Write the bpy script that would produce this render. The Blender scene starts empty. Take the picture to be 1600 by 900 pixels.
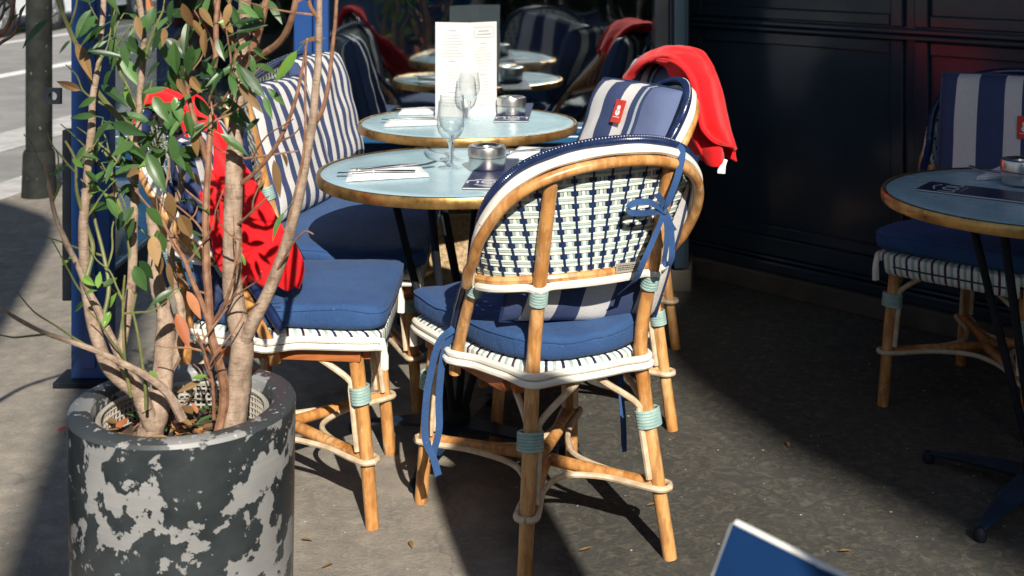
import bpy, math, random
from mathutils import Vector, Matrix, noise
R = math.radians
rnd = random.Random(7)
C = bpy.context.scene.collection
SC = bpy.context.scene
# ------------------------------------------------------------------ camera, sky, sun, exposure
F, HZ, CZ = 1950.0, -100.0, 1.35        # focal length and horizon row in photo pixels (1600 wide), eye height
cd = bpy.data.cameras.new('camera'); cam = bpy.data.objects.new('camera', cd); C.objects.link(cam)
cam.location = (0, 0, CZ); cam.rotation_euler = (R(90), 0, 0)
cd.sensor_width = 36; cd.lens = F/1600*36; cd.shift_y = -(450-HZ)/1600; cd.clip_start = .05; cd.clip_end = 600
cd.dof.use_dof = True; cd.dof.focus_distance = 2.85; cd.dof.aperture_fstop = 6.3
SC.camera = cam
SUN_AZ, SUN_EL = 13.0, 35.0             # sun behind the camera, to the right; shadows run away and to the left
SX, SY = math.sin(R(SUN_AZ)), -math.cos(R(SUN_AZ))
w = bpy.data.worlds.new('World'); SC.world = w; w.use_nodes = True
nt = w.node_tree; sky = nt.nodes.new('ShaderNodeTexSky'); sky.sky_type = 'NISHITA'; sky.sun_disc = False
sky.sun_elevation = R(SUN_EL); sky.sun_rotation = R(180-SUN_AZ)
nt.links.new(sky.outputs[0], nt.nodes['Background'].inputs[0]); nt.nodes['Background'].inputs[1].default_value = .075
sl = bpy.data.lights.new('sun', 'SUN'); sl.energy = 5.0; sl.angle = R(.5); sl.color = (1, .93, .82)
so = bpy.data.objects.new('sun', sl); C.objects.link(so)
sd = Vector((SX*math.cos(R(SUN_EL)), SY*math.cos(R(SUN_EL)), math.sin(R(SUN_EL))))
so.rotation_euler = sd.to_track_quat('Z', 'Y').to_euler(); so.location = (3, -6, 8)
SC.view_settings.view_transform = 'Standard'; SC.view_settings.look = 'None'
SC.view_settings.exposure = .55; SC.view_settings.gamma = 1
SC.cycles.max_bounces = 8; SC.cycles.transparent_max_bounces = 24

def at(px, py, d):                       # a pixel of the photograph at depth d (metres)
    return Vector(((px-800)/F*d, d, CZ-(py-HZ)*d/F))
def onz(px, py, z):                      # a pixel on the horizontal plane z
    return at(px, py, (CZ-z)*F/(py-HZ))
# ------------------------------------------------------------------ materials
def mat(name, col, rough=.5, metal=0, spec=.5):
    m = bpy.data.materials.new(name); m.use_nodes = True
    b = m.node_tree.nodes['Principled BSDF']
    b.inputs['Base Color'].default_value = (*col, 1); b.inputs['Roughness'].default_value = rough
    b.inputs['Metallic'].default_value = metal; b.inputs['Specular IOR Level'].default_value = spec
    return m
class G:                                 # small node-graph helper
    def __init__(s, m): s.m = m; s.n = m.node_tree.nodes; s.l = m.node_tree.links; s.b = s.n['Principled BSDF']
    def new(s, t, **k):
        n = s.n.new(t)
        for a, v in k.items(): setattr(n, a, v)
        return n
    def co(s, kind='Object', scale=(1,1,1)):
        t = s.new('ShaderNodeTexCoord'); mp = s.new('ShaderNodeMapping'); mp.inputs['Scale'].default_value = scale
        s.l.new(t.outputs[kind], mp.inputs[0]); return mp.outputs[0]
    def noise(s, co, scale, detail=4, rough=.55, dist=0):
        n = s.new('ShaderNodeTexNoise'); n.inputs['Scale'].default_value = scale; n.inputs['Detail'].default_value = detail
        n.inputs['Roughness'].default_value = rough; n.inputs['Distortion'].default_value = dist
        s.l.new(co, n.inputs['Vector']); return n.outputs[0]
    def vor(s, co, scale, feature='F1'):
        n = s.new('ShaderNodeTexVoronoi', feature=feature); n.inputs['Scale'].default_value = scale
        s.l.new(co, n.inputs['Vector']); return n.outputs[0]
    def ramp(s, f, stops, mode='LINEAR'):
        r = s.new('ShaderNodeValToRGB'); cr = r.color_ramp; cr.interpolation = mode
        while len(cr.elements) < len(stops): cr.elements.new(.5)
        for e, (p, c) in zip(cr.elements, stops):
            e.position = p; e.color = (*c, 1) if hasattr(c, '__len__') else (c, c, c, 1)
        s.l.new(f, r.inputs[0]); return r.outputs[0]
    def mix(s, f, a, b, blend='MIX'):
        n = s.new('ShaderNodeMix', data_type='RGBA', blend_type=blend)
        for i, v in ((0, f), (6, a), (7, b)):
            if hasattr(v, 'is_linked') : s.l.new(v, n.inputs[i])
            elif i == 0: n.inputs[0].default_value = v
            else: n.inputs[i].default_value = (*v, 1) if hasattr(v, '__len__') else (v, v, v, 1)
        return n.outputs[2]
    def math(s, op, a, b=0):
        n = s.new('ShaderNodeMath', operation=op)
        for i, v in ((0, a), (1, b)):
            if hasattr(v, 'is_linked'): s.l.new(v, n.inputs[i])
            else: n.inputs[i].default_value = v
        return n.outputs[0]
    def base(s, c): s.l.new(c, s.b.inputs['Base Color'])
    def rough(s, c): s.l.new(c, s.b.inputs['Roughness'])
    def bump(s, h, strength=.3, dist=.01):
        n = s.new('ShaderNodeBump'); n.inputs['Strength'].default_value = strength; n.inputs['Distance'].default_value = dist
        s.l.new(h, n.inputs['Height']); s.l.new(n.outputs[0], s.b.inputs['Normal'])
M = {}
def noisy(name, c1, c2, scale, rough=.5, bump=0, detail=5, lo=.35, hi=.65, metal=0, spec=.5, stretch=(1,1,1), bd=.004):
    m = mat(name, c1, rough, metal, spec); g = G(m); n = g.noise(g.co('Object', stretch), scale, detail)
    g.base(g.ramp(n, [(lo, c1), (hi, c2)]))
    if bump: g.bump(n, bump, bd)
    M[name] = m; return m
def m_cane():
    m = mat('cane', (.5,.25,.09), .33, 0, .5); g = G(m); co = g.co('Object', (1,1,.22))
    a = g.noise(co, 60, 5, .6); b = g.noise(g.co('Object'), 9, 3)
    c = g.ramp(b, [(.3,(.36,.145,.036)), (.48,(.56,.275,.088)), (.66,(.65,.385,.165))])
    c = g.mix(g.ramp(a, [(.42,.55),(.55,0)]), c, (.24,.09,.025))
    sp = g.noise(g.co('Object'), 150, 2); c = g.mix(g.ramp(sp, [(.68,0),(.74,.7)]), c, (.08,.04,.02))
    sc_ = g.noise(g.co('Object',(1,1,.35)), 28, 6, .7); c = g.mix(g.ramp(sc_, [(.60,0),(.66,.5)]), c, (.62,.50,.36)); g.base(c); g.bump(a, .25, .002); M['cane'] = m
def m_white():
    m = mat('white_rattan', (.78,.75,.66), .45); g = G(m); n = g.noise(g.co(), 45, 5, .65); s = g.noise(g.co(), 11, 3)
    c = g.ramp(s, [(.35,(.74,.70,.60)), (.65,(.82,.80,.73))])
    c = g.mix(g.ramp(n, [(.66,0),(.70,.85)]), c, (.28,.20,.13)); g.base(c); g.bump(n, .25, .002); M['white_rattan'] = m
def m_denim():
    m = mat('blue_canvas', (.03,.085,.25), .85, 0, .25); g = G(m); co = g.co()
    n = g.noise(co, 420, 2, .7); big = g.noise(co, 7, 4); sp = g.noise(co, 170, 1)
    c = g.ramp(big, [(.3,(.024,.066,.175)), (.7,(.040,.098,.24))])
    c = g.mix(g.ramp(n, [(.35,.45),(.6,0)]), c, (.012,.04,.13)); c = g.mix(g.ramp(sp, [(.76,0),(.79,.5)]), c, (.3,.33,.38))
    g.base(c); wr = g.noise(g.co('Object', (1,2.6,1)), 16, 4, .6, 1.2); h = g.math('ADD', g.math('MULTIPLY', n, .22), g.math('ADD', big, g.math('MULTIPLY', wr, .9))); g.bump(h, .6, .007); g.b.inputs['Sheen Weight'].default_value = .04; M['blue_canvas'] = m
def m_stripe(name, stops):
    m = mat(name, (.7,.7,.68), .85, 0, .25); g = G(m); t = g.new('ShaderNodeTexCoord'); sx = g.new('ShaderNodeSeparateXYZ')
    g.l.new(t.outputs['UV'], sx.inputs[0]); c = g.ramp(sx.outputs[0], stops, 'CONSTANT')
    n = g.noise(g.co('Object'), 380, 2, .7); b = g.noise(g.co('Object'), 8, 4)
    c = g.mix(g.ramp(n, [(.35,.25),(.6,0)]), c, (.1,.12,.2)); g.base(c)
    g.bump(g.math('ADD', g.math('MULTIPLY', n, .2), b), .5, .008); M[name] = m
NV, OW, MV = (.034,.052,.13), (.63,.61,.59), (.105,.135,.25)
def m_ground():
    m = mat('terrace_concrete', (.17,.15,.13), .88, 0, .3); g = G(m); co = g.co()
    big = g.noise(co, 1.1, 4, .6); mid = g.noise(co, 7, 6, .65, .6); fine = g.noise(co, 120, 3, .7); v = g.vor(co, 22)
    v2 = g.noise(co, 30, 4, .6, 1.5)
    c = g.ramp(big, [(.3,(.255,.225,.185)), (.7,(.37,.325,.262))])
    c = g.mix(g.ramp(mid, [(.4,.45),(.62,0)]), c, (.16,.152,.138)); c = g.mix(g.ramp(v2, [(.52,0),(.66,.55)]), c, (.36,.325,.275))
    c = g.mix(g.ramp(fine, [(.3,.35),(.5,0)]), c, (.11,.108,.10)); c = g.mix(g.ramp(v, [(.0,.0),(.75,.25)]), c, (.05,.05,.05))
    sp = g.noise(co, 60, 1); 
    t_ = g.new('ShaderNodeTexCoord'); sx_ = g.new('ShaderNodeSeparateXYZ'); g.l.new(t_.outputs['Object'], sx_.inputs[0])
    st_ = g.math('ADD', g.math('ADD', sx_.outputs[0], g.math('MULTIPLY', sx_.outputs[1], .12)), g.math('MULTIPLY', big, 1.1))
    dark_mottle = g.mix(g.ramp(v2, [(.42,0),(.62,1)]), (.036,.037,.031), (.10,.092,.072)); dark_mottle = g.mix(g.ramp(g.vor(co, 34), [(.25,0),(.6,.55)]), dark_mottle, (.04,.042,.04)); dark_mottle = g.mix(g.ramp(fine, [(.35,.6),(.5,0)]), dark_mottle, (.035,.037,.036))
    c = g.mix(g.math('MULTIPLY', g.ramp(st_, [(.80,0),(1.25,1)]), .92), c, dark_mottle)  # ground turns darker and more mottled towards the right
    gum = g.vor(g.co('Object', (1,1.15,1)), 3.4); c = g.mix(g.ramp(gum, [(.045,.55),(.06,0)]), c, (.04,.04,.04))
    wob = g.new('ShaderNodeVectorMath', operation='ADD'); g.l.new(co, wob.inputs[0]); nz_ = g.new('ShaderNodeTexNoise'); nz_.inputs['Scale'].default_value = 4; g.l.new(co, nz_.inputs['Vector']); sc2 = g.new('ShaderNodeVectorMath', operation='SCALE'); sc2.inputs[3].default_value = .5; g.l.new(nz_.outputs['Color'], sc2.inputs[0]); g.l.new(sc2.outputs[0], wob.inputs[1])
    crk = g.vor(wob.outputs[0], .75, 'DISTANCE_TO_EDGE'); c = g.mix(g.ramp(crk, [(.0,.28),(.005,0)]), c, (.03,.03,.028))
    stn = g.noise(co, 2.6, 6, .7, 1.2); c = g.mix(g.ramp(stn, [(.56,0),(.72,.5)]), c, (.085,.08,.07))
    c = g.mix(g.ramp(sp, [(.75,0),(.78,.8)]), c, (.5,.48,.44)); g.base(c)
    h = g.math('ADD', g.math('MULTIPLY', mid, .8), g.math('MULTIPLY', fine, .5)); h = g.math('ADD', h, g.math('MULTIPLY', v2, .4)); g.bump(h, .7, .006)
    M['terrace_concrete'] = m
def m_planter():
    m = mat('flaking_paint', (.3,.3,.3), .6); g = G(m); co = g.co()
    n1 = g.noise(co, 7.4, 9, .60, .25); n2 = g.noise(co, 26, 5, .55); n3 = g.noise(co, 90, 3)
    mask = g.math('ADD', g.math('MULTIPLY', n1, .68), g.math('MULTIPLY', n2, .32))
    chip = g.ramp(g.noise(co, 34, 6, .62), [(.345,0),(.355,1)]); msk = g.math('MULTIPLY', g.ramp(mask, [(.468,0),(.472,1)]), chip)
    lines = g.noise(g.co('Object', (.6,.6,24)), 12, 3); gr = g.noise(co, 5, 4)
    bare = g.ramp(gr, [(.3,(.17,.172,.172)), (.7,(.31,.31,.305))]); bare = g.mix(g.ramp(lines, [(.35,.45),(.6,0)]), bare, (.2,.2,.2))
    dark = g.ramp(g.noise(co, 14, 5), [(.3,(.012,.017,.020)), (.75,(.040,.048,.052))])
    dark = g.mix(g.ramp(n3, [(.70,0),(.73,.8)]), dark, (.4,.4,.39))
    g.base(g.mix(msk, bare, dark)); g.rough(g.ramp(msk, [(0,.75),(1,.38)])); g.bump(g.math('ADD', msk, g.math('MULTIPLY', lines, .15)), .5, .0025)
    M['flaking_paint'] = m
    m = mat('worn_rim', (.05,.05,.055), .5); g = G(m); co = g.co(); n = g.noise(co, 7, 7, .6, .3); s = g.noise(co, 75, 3)
    c = g.ramp(n, [(.575,(.04,.046,.05)),(.585,(.25,.25,.245))]); c = g.mix(g.ramp(s, [(.64,0),(.67,.8)]), c, (.45,.45,.43)); g.base(c); g.bump(s, .2, .002); M['worn_rim'] = m
def m_bark():
    m = mat('bark', (.2,.13,.08), .8, 0, .3); g = G(m); n = g.noise(g.co('Object', (1,1,.5)), 55, 6, .65); k = g.noise(g.co('Object',(1,1,2.2)), 26, 3)
    c = g.ramp(n, [(.3,(.20,.135,.095)), (.65,(.42,.315,.235))]); c = g.mix(g.ramp(k, [(.62,0),(.70,.6)]), c, (.11,.05,.03)); rg = g.noise(g.co('Object', (1,1,4.5)), 20, 5, .7, .5); c = g.mix(g.ramp(rg, [(.60,0),(.68,.3)]), c, (.13,.085,.055)); g.base(c); g.bump(g.math('ADD', n, rg), .8, .004); M['bark'] = m
def m_leaf(name, c1, c2, rough=.38):
    m = mat(name, c1, rough, 0, .5); g = G(m); n = g.noise(g.co(), 14, 3); k = g.noise(g.co(), 60, 3)
    oi = g.new('ShaderNodeNewGeometry'); c = g.ramp(oi.outputs['Random Per Island'], [(0,c1),(.6,c2),(1,tuple(x*1.35 for x in c2))]); c = g.mix(g.ramp(n, [(.35,.3),(.65,0)]), c, c1); c = g.mix(g.ramp(k, [(.62,0),(.75,.35)]), c, tuple(x*.4 for x in c1)); g.base(c)
    tr = g.new('ShaderNodeBsdfTranslucent'); g.l.new(c, tr.inputs[0]); mx = g.new('ShaderNodeMixShader'); mx.inputs[0].default_value = .28
    out = g.n['Material Output']; g.l.new(g.b.outputs[0], mx.inputs[1]); g.l.new(tr.outputs[0], mx.inputs[2]); g.l.new(mx.outputs[0], out.inputs[0]); M[name] = m
def m_thin(name, tint, refl, wavy=0):
    m = bpy.data.materials.new(name); m.use_nodes = True; n = m.node_tree.nodes; l = m.node_tree.links; n.remove(n['Principled BSDF'])
    tr = n.new('ShaderNodeBsdfTransparent'); tr.inputs[0].default_value = (*tint, 1); gl = n.new('ShaderNodeBsdfGlossy'); gl.inputs['Roughness'].default_value = .034 if wavy else .02; gl.inputs[0].default_value = (.88,.97,1,1)
    lw = n.new('ShaderNodeLayerWeight'); lw.inputs[0].default_value = .5; pw_ = n.new('ShaderNodeMath'); pw_.operation = 'POWER'; pw_.inputs[1].default_value = 3 if not wavy else 5; l.new(lw.outputs['Facing'], pw_.inputs[0])
    mr = n.new('ShaderNodeMapRange'); mr.inputs[3].default_value = refl; mr.inputs[4].default_value = 1
    mx = n.new('ShaderNodeMixShader'); l.new(pw_.outputs[0], mr.inputs[0]); l.new(mr.outputs[0], mx.inputs[0]); l.new(tr.outputs[0], mx.inputs[1]); l.new(gl.outputs[0], mx.inputs[2])
    l.new(mx.outputs[0], n['Material Output'].inputs[0]); M[name] = m
    if wavy:
        t = n.new('ShaderNodeTexCoord'); nz = n.new('ShaderNodeTexNoise'); nz.inputs['Scale'].default_value = 3.1; nz.inputs['Detail'].default_value = 1
        l.new(t.outputs['Object'], nz.inputs['Vector']); b = n.new('ShaderNodeBump'); b.inputs['Strength'].default_value = wavy; b.inputs['Distance'].default_value = .02
        l.new(nz.outputs[0], b.inputs['Height']); l.new(b.outputs[0], gl.inputs['Normal'])
def m_brass():
    m = mat('brass', (.46,.27,.085), .3, .85); g = G(m); n = g.noise(g.co(), 30, 4); g.base(g.ramp(n, [(.3,(.36,.18,.05)),(.7,(.60,.38,.14))]))
    g.rough(g.ramp(n, [(.3,.22),(.7,.42)])); M['brass'] = m
def m_top():
    m = mat('pale_blue_enamel', (.33,.53,.61), .25, 0, .5); g = G(m); n = g.noise(g.co(), 5, 4); k = g.noise(g.co(), 9, 2)
    g.base(g.ramp(n, [(.3,(.31,.475,.545)),(.7,(.37,.53,.59))])); g.rough(g.ramp(k, [(.3,.2),(.7,.34)])); M['pale_blue_enamel'] = m
def m_blue(name, c, rough=.35, chips=.7):
    m = mat(name, c, rough); g = G(m); n = g.noise(g.co(), 18, 6, .65); b = g.noise(g.co(), 4, 4)
    k = g.ramp(b, [(.3, tuple(x*.8 for x in c)), (.7, tuple(x*1.2 for x in c))]); k = g.mix(g.ramp(n, [(chips,0),(chips+.03,.8)]), k, (.35,.38,.42)); g.base(k); g.bump(b, .1, .003); M[name] = m
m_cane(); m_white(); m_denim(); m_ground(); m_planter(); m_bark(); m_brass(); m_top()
m_stripe('wide_stripe', [(0,MV),(.26,NV),(.30,(.42,.48,.50)),(.33,NV),(.40,OW),(.52,NV),(.71,OW),(.87,NV)])
m_stripe('bold_stripe', [(0,NV),(.08,OW),(.26,NV),(.42,OW),(.60,NV),(.76,OW),(.93,NV)])
S = []
for i in range(15): S.append((i/15.0, OW if i % 2 else NV))
m_stripe('even_stripe', S)
m_leaf('leaf_green', (.020,.058,.020), (.060,.130,.034)); m_leaf('leaf_bright', (.11,.24,.035), (.19,.34,.06)); m_leaf('leaf_mid', (.06,.14,.04), (.10,.20,.06))
m_leaf('leaf_dry', (.17,.095,.035), (.30,.18,.07), .6); m_leaf('leaf_orange', (.42,.13,.05), (.52,.22,.10), .6)
m_thin('clear_glass', (.985,.99,.99), .035); m_thin('shop_glass', (.42,.5,.54), .37, .14); m_thin('screen_glass', (.86,.9,.9), .05)
m = mat('solid_glass', (.97,.98,.98), .01); m.node_tree.nodes['Principled BSDF'].inputs['Transmission Weight'].default_value = 1; m.node_tree.nodes['Principled BSDF'].inputs['IOR'].default_value = 1.45; M['solid_glass'] = m
m_blue('blue_paint', (.012,.055,.20)); m_blue('board_blue', (.006,.030,.10), .55, .70); m_blue('facade_blue', (.014,.075,.17), .3)
M['board_blue'].node_tree.nodes['Principled BSDF'].inputs['Specular IOR Level'].default_value = .15
noisy('black_paint', (.008,.010,.013), (.014,.018,.024), 6, .28, .05)
noisy('wall_paint', (.016,.028,.042), (.024,.038,.055), 3, .2, .06, bd=.003)
noisy('navy_rope', (.008,.016,.055), (.014,.028,.085), 40, .2, .1)
noisy('navy_strip', (.010,.020,.065), (.016,.034,.10), 60, .35)
noisy('white_strip', (.70,.70,.62), (.78,.78,.71), 40, .38)
noisy('sage_strip', (.29,.39,.35), (.39,.48,.43), 40, .38)
noisy('cane_pale', (.46,.34,.21), (.64,.52,.37), 40, .5, .2)
noisy('teal_binding', (.24,.37,.35), (.36,.49,.45), 50, .45, .2)
noisy('red_wood', (.30,.085,.025), (.42,.14,.04), 20, .4, .1, stretch=(1,1,6))
noisy('iron', (.008,.011,.015), (.014,.018,.025), 20, .6, .1, spec=.15)
noisy('blue_iron', (.010,.024,.048), (.016,.038,.075), 15, .4, .1)
noisy('steel', (.62,.60,.57), (.72,.7,.67), 8, .3, 0, metal=1)
noisy('cutlery_steel', (.55,.55,.55), (.7,.7,.7), 8, .15, 0, metal=1)
noisy('paper', (.56,.555,.545), (.60,.595,.585), 6, .8, .05)
noisy('ink', (.16,.16,.16), (.22,.21,.21), 40, .8)
noisy('napkin_paper', (.72,.73,.74), (.78,.79,.8), 30, .9, .2)
noisy('navy_card', (.010,.016,.060), (.014,.022,.075), 10, .35)
noisy('tag_red', (.52,.035,.02), (.60,.05,.025), 60, .7, .2)
noisy('tag_white', (.78,.76,.74), (.82,.8,.78), 40, .8)
noisy('soil', (.035,.022,.014), (.085,.055,.035), 45, .95, .9, bd=.01)
noisy('liner_plastic', (.34,.31,.26), (.42,.39,.33), 20, .6)
noisy('asphalt', (.20,.195,.185), (.27,.262,.25), 3, .9, .2)
noisy('road_white', (.62,.61,.58), (.74,.73,.7), 12, .8)
noisy('granite', (.36,.35,.33), (.50,.485,.46), 9, .8, .2)
noisy('plinth_stone', (.06,.052,.042), (.095,.082,.064), 8, .85, .3)
noisy('car_white', (.62,.63,.64), (.66,.67,.68), 2, .25)
noisy('tyre', (.012,.012,.013), (.02,.02,.022), 20, .8); noisy('alloy', (.32,.33,.34), (.42,.43,.44), 10, .35, metal=.8)
noisy('tail_red', (.35,.01,.01), (.42,.02,.02), 5, .2); noisy('car_window', (.01,.012,.014), (.015,.018,.02), 3, .08)
noisy('room_dark', (.012,.014,.016), (.03,.033,.035), 2, .7); noisy('stone_wall', (.10,.095,.085), (.16,.15,.13), 2, .9, .2)
noisy('canvas_beige', (.3,.27,.22), (.36,.33,.28), 30, .9, .2); noisy('wicker', (.30,.20,.10), (.52,.38,.22), 70, .7, .8, bd=.01)
noisy('pole_paint', (.014,.016,.015), (.028,.030,.028), 12, .7, .2, spec=.08)
g = G(M['pole_paint']); sp = g.noise(g.co('Object', (1,1,.7)), 45, 3); old = g.b.inputs['Base Color'].links[0].from_socket
g.base(g.mix(g.ramp(sp, [(.70,0),(.73,.6)]), old, (.4,.385,.35)))
m = mat('red_fleece', (.72,.016,.022), .95, 0, .15); g = G(m); n = g.noise(g.co(), 190, 3, .7); b = g.noise(g.co(), 9, 4)
g.base(g.ramp(b, [(.3,(.64,.008,.011)),(.7,(.76,.013,.018))])); g.bump(g.math('ADD', g.math('MULTIPLY', n, .3), b), .5, .008); g.b.inputs['Sheen Weight'].default_value = .12; M['red_fleece'] = m
# ------------------------------------------------------------------ mesh builder
def cr(pts, n, closed=False):            # Catmull-Rom through pts, n samples per span
    P = [Vector(p) for p in pts]; out = []; N = len(P)
    for i in range(N if closed else N-1):
        if closed: a, b, c, d = P[i-1], P[i], P[(i+1) % N], P[(i+2) % N]
        else: a, b, c, d = P[max(i-1,0)], P[i], P[i+1], P[min(i+2,N-1)]
        for k in range(n):
            t = k/n; out.append(.5*((2*b)+(c-a)*t+(2*a-5*b+4*c-d)*t*t+(3*b-a-3*c+d)*t*t*t))
    if not closed: out.append(P[-1])
    return out
class MB:
    def __init__(s): s.v = []; s.f = []; s.m = []; s.uv = None
    def vs(s, pts): i = len(s.v); s.v += [tuple(p) for p in pts]; return i
    def face(s, idx, m=0): s.f.append(tuple(idx)); s.m.append(m)
    def rings(s, R_, m=0, closed=False, cap=True):
        n = len(R_[0]); st = [s.vs(r) for r in R_]
        K = len(R_)
        for k in range(K if closed else K-1):
            a, b = st[k], st[(k+1) % K]
            for i in range(n): j = (i+1) % n; s.face((a+i, a+j, b+j, b+i), m)
        if cap and not closed:
            s.face([st[0]+i for i in range(n)][::-1], m); s.face([st[-1]+i for i in range(n)], m)
    def tube(s, pts, r, seg=10, m=0, closed=False, flat=1.0, up=None):
        P = [Vector(p) for p in pts]; N = len(P); RR = []; nrm = None
        for i in range(N):
            if closed: t = (P[(i+1) % N]-P[i-1])
            else: t = P[min(i+1,N-1)]-P[max(i-1,0)]
            if t.length < 1e-9: t = Vector((0,0,1))
            t.normalize()
            if nrm is None:
                u0 = Vector(up) if up else (Vector((0,0,1)) if abs(t.z) < .9 else Vector((1,0,0)))
                nrm = (u0 - t*u0.dot(t)).normalized()
            else:
                nrm = nrm - t*nrm.dot(t)
                nrm = nrm.normalized() if nrm.length > 1e-6 else Vector((1,0,0))
            bi = t.cross(nrm); rr = r(i/(max(N-1,1))) if callable(r) else r
            RR.append([P[i]+(nrm*math.cos(a)*rr*flat+bi*math.sin(a)*rr) for a in [2*math.pi*k/seg for k in range(seg)]])
        s.rings(RR, m, closed)
    def strip(s, pts, wdir, wd, th, m=0):  # flat ribbon of rectangular section
        P = [Vector(p) for p in pts]; RR = []
        for i, p in enumerate(P):
            t = (P[min(i+1,len(P)-1)]-P[max(i-1,0)]).normalized(); W = Vector(wdir(i/(len(P)-1)) if callable(wdir) else wdir)
            W = (W-t*W.dot(t)).normalized(); nn = t.cross(W)
            ww = wd(i/(len(P)-1)) if callable(wd) else wd
            RR.append([p+W*ww/2+nn*th/2, p-W*ww/2+nn*th/2, p-W*ww/2-nn*th/2, p+W*ww/2-nn*th/2])
        s.rings(RR, m)
    def lathe(s, prof, c=(0,0,0), seg=32, m=0, cap=True):
        c = Vector(c); s.rings([[c+Vector((r*math.cos(2*math.pi*k/seg), r*math.sin(2*math.pi*k/seg), z)) for k in range(seg)] for r, z in prof], m, False, cap)
    def box(s, lo, hi, m=0, mt=None):
        x0,y0,z0 = lo; x1,y1,z1 = hi
        p = [Vector(q) for q in ((x0,y0,z0),(x1,y0,z0),(x1,y1,z0),(x0,y1,z0),(x0,y0,z1),(x1,y0,z1),(x1,y1,z1),(x0,y1,z1))]
        if mt: p = [mt @ q for q in p]
        i = s.vs(p)
        for f in ((3,2,1,0),(4,5,6,7),(0,1,5,4),(1,2,6,5),(2,3,7,6),(3,0,4,7)): s.face([i+k for k in f], m)
    def grid(s, G_, m=0):
        st = [s.vs(r) for r in G_]
        for a, b in zip(st, st[1:]):
            for i in range(len(G_[0])-1): s.face((a+i, a+i+1, b+i+1, b+i), m)
    def poly_prism(s, poly, z0, z1, m=0):
        n = len(poly); a = s.vs([(x,y,z0) for x,y in poly]); b = s.vs([(x,y,z1) for x,y in poly])
        for i in range(n): j = (i+1) % n; s.face((a+i,a+j,b+j,b+i), m)
        s.face([a+i for i in range(n)][::-1], m); s.face([b+i for i in range(n)], m)
    def build(s, name, mats, parent=None, smooth=True, bevel=0, uv=None, angle=40):
        me = bpy.data.meshes.new(name); me.from_pydata(s.v, [], s.f)
        for k in ([mats] if not isinstance(mats, (list, tuple)) else mats): me.materials.append(M[k] if isinstance(k, str) else k)
        me.polygons.foreach_set('material_index', s.m)
        if uv:
            L_ = me.uv_layers.new(name='UVMap')
            for lp in me.loops: L_.data[lp.index].uv = uv[lp.vertex_index]
        me.update(); o = bpy.data.objects.new(name, me); C.objects.link(o)
        if smooth:
            me.polygons.foreach_set('use_smooth', [True]*len(me.polygons))
            try: me.set_sharp_from_angle(angle=R(angle))
            except Exception: pass
        if bevel:
            b = o.modifiers.new('bevel', 'BEVEL'); b.width = bevel; b.segments = 2; b.limit_method = 'ANGLE'; b.angle_limit = R(35)
        if parent: o.parent = parent
        return o
def tag(o, label, cat, group=None, kind=None):
    if label: o['label'] = label
    if cat: o['category'] = cat
    if group: o['group'] = group
    if kind: o['kind'] = kind
    return o
def thing(name, label, cat, loc=(0,0,0), rz=0, group=None):
    o = bpy.data.objects.new(name, None); C.objects.link(o); o.location = loc; o.rotation_euler = (0,0,rz); o.empty_display_size = .1
    return tag(o, label, cat, group)
def copy_tree(o, parent=None):
    c = o.copy(); C.objects.link(c); c.parent = parent
    if parent: c.matrix_parent_inverse = o.matrix_parent_inverse.copy()
    for ch in list(o.children): copy_tree(ch, c)
    return c
def structure(o): o['kind'] = 'structure'; return o
def text_mesh(body, size, shear=0):
    c = bpy.data.curves.new('lettering', 'FONT'); c.body = body; c.size = size; c.align_x = 'CENTER'; c.extrude = .0002; c.shear = shear
    o = bpy.data.objects.new('lettering', c); C.objects.link(o); dg = bpy.context.evaluated_depsgraph_get(); dg.update()
    me = bpy.data.meshes.new_from_object(o.evaluated_get(dg)); bpy.data.objects.remove(o); return me
# ------------------------------------------------------------------ setting: ground, road
KX = lambda y: -2.78+.2*(y-6.84)          # kerb line
b = MB(); b.grid([[(-150,-150,-.13),(150,-150,-.13)],[(-150,250,-.13),(150,250,-.13)]]); structure(b.build('road', 'asphalt', smooth=False))
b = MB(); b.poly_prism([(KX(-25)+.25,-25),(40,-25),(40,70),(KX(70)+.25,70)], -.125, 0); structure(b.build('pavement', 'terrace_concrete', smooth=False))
b = MB()
for k in range(48):
    y0 = -20+1.0*k; y1 = y0+.985
    b.poly_prism([(KX(y0)-.02,y0),(KX(y0)+.247,y0),(KX(y1)+.247,y1),(KX(y1)-.02,y1)], -.126, .002)
structure(b.build('kerb', 'granite', smooth=False, bevel=.008))
b = MB()
for off, y0, y1, wd in ((-3.98,11.5,30,.22),(-6.38,14,34,.14)):
    p = [(KX(y0)+off,y0),(KX(y0)+off+wd,y0),(KX(y1)+off+wd,y1),(KX(y1)+off,y1)]; i = b.vs([(x,y,-.126) for x,y in p]); b.face((i,i+1,i+2,i+3))
structure(b.build('road_markings', 'road_white', smooth=False))
b = MB(); i = b.vs([(KX(3)-1.55,3,-.1262),(KX(3)-1.05,3,-.1262),(KX(30)-1.05,30,-.1262),(KX(30)-1.55,30,-.1262)]); b.face((i,i+1,i+2,i+3)); structure(b.build('sunlit_strip', 'granite', smooth=False))  # pale strip: a sunlit band of the road put into the colour
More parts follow.
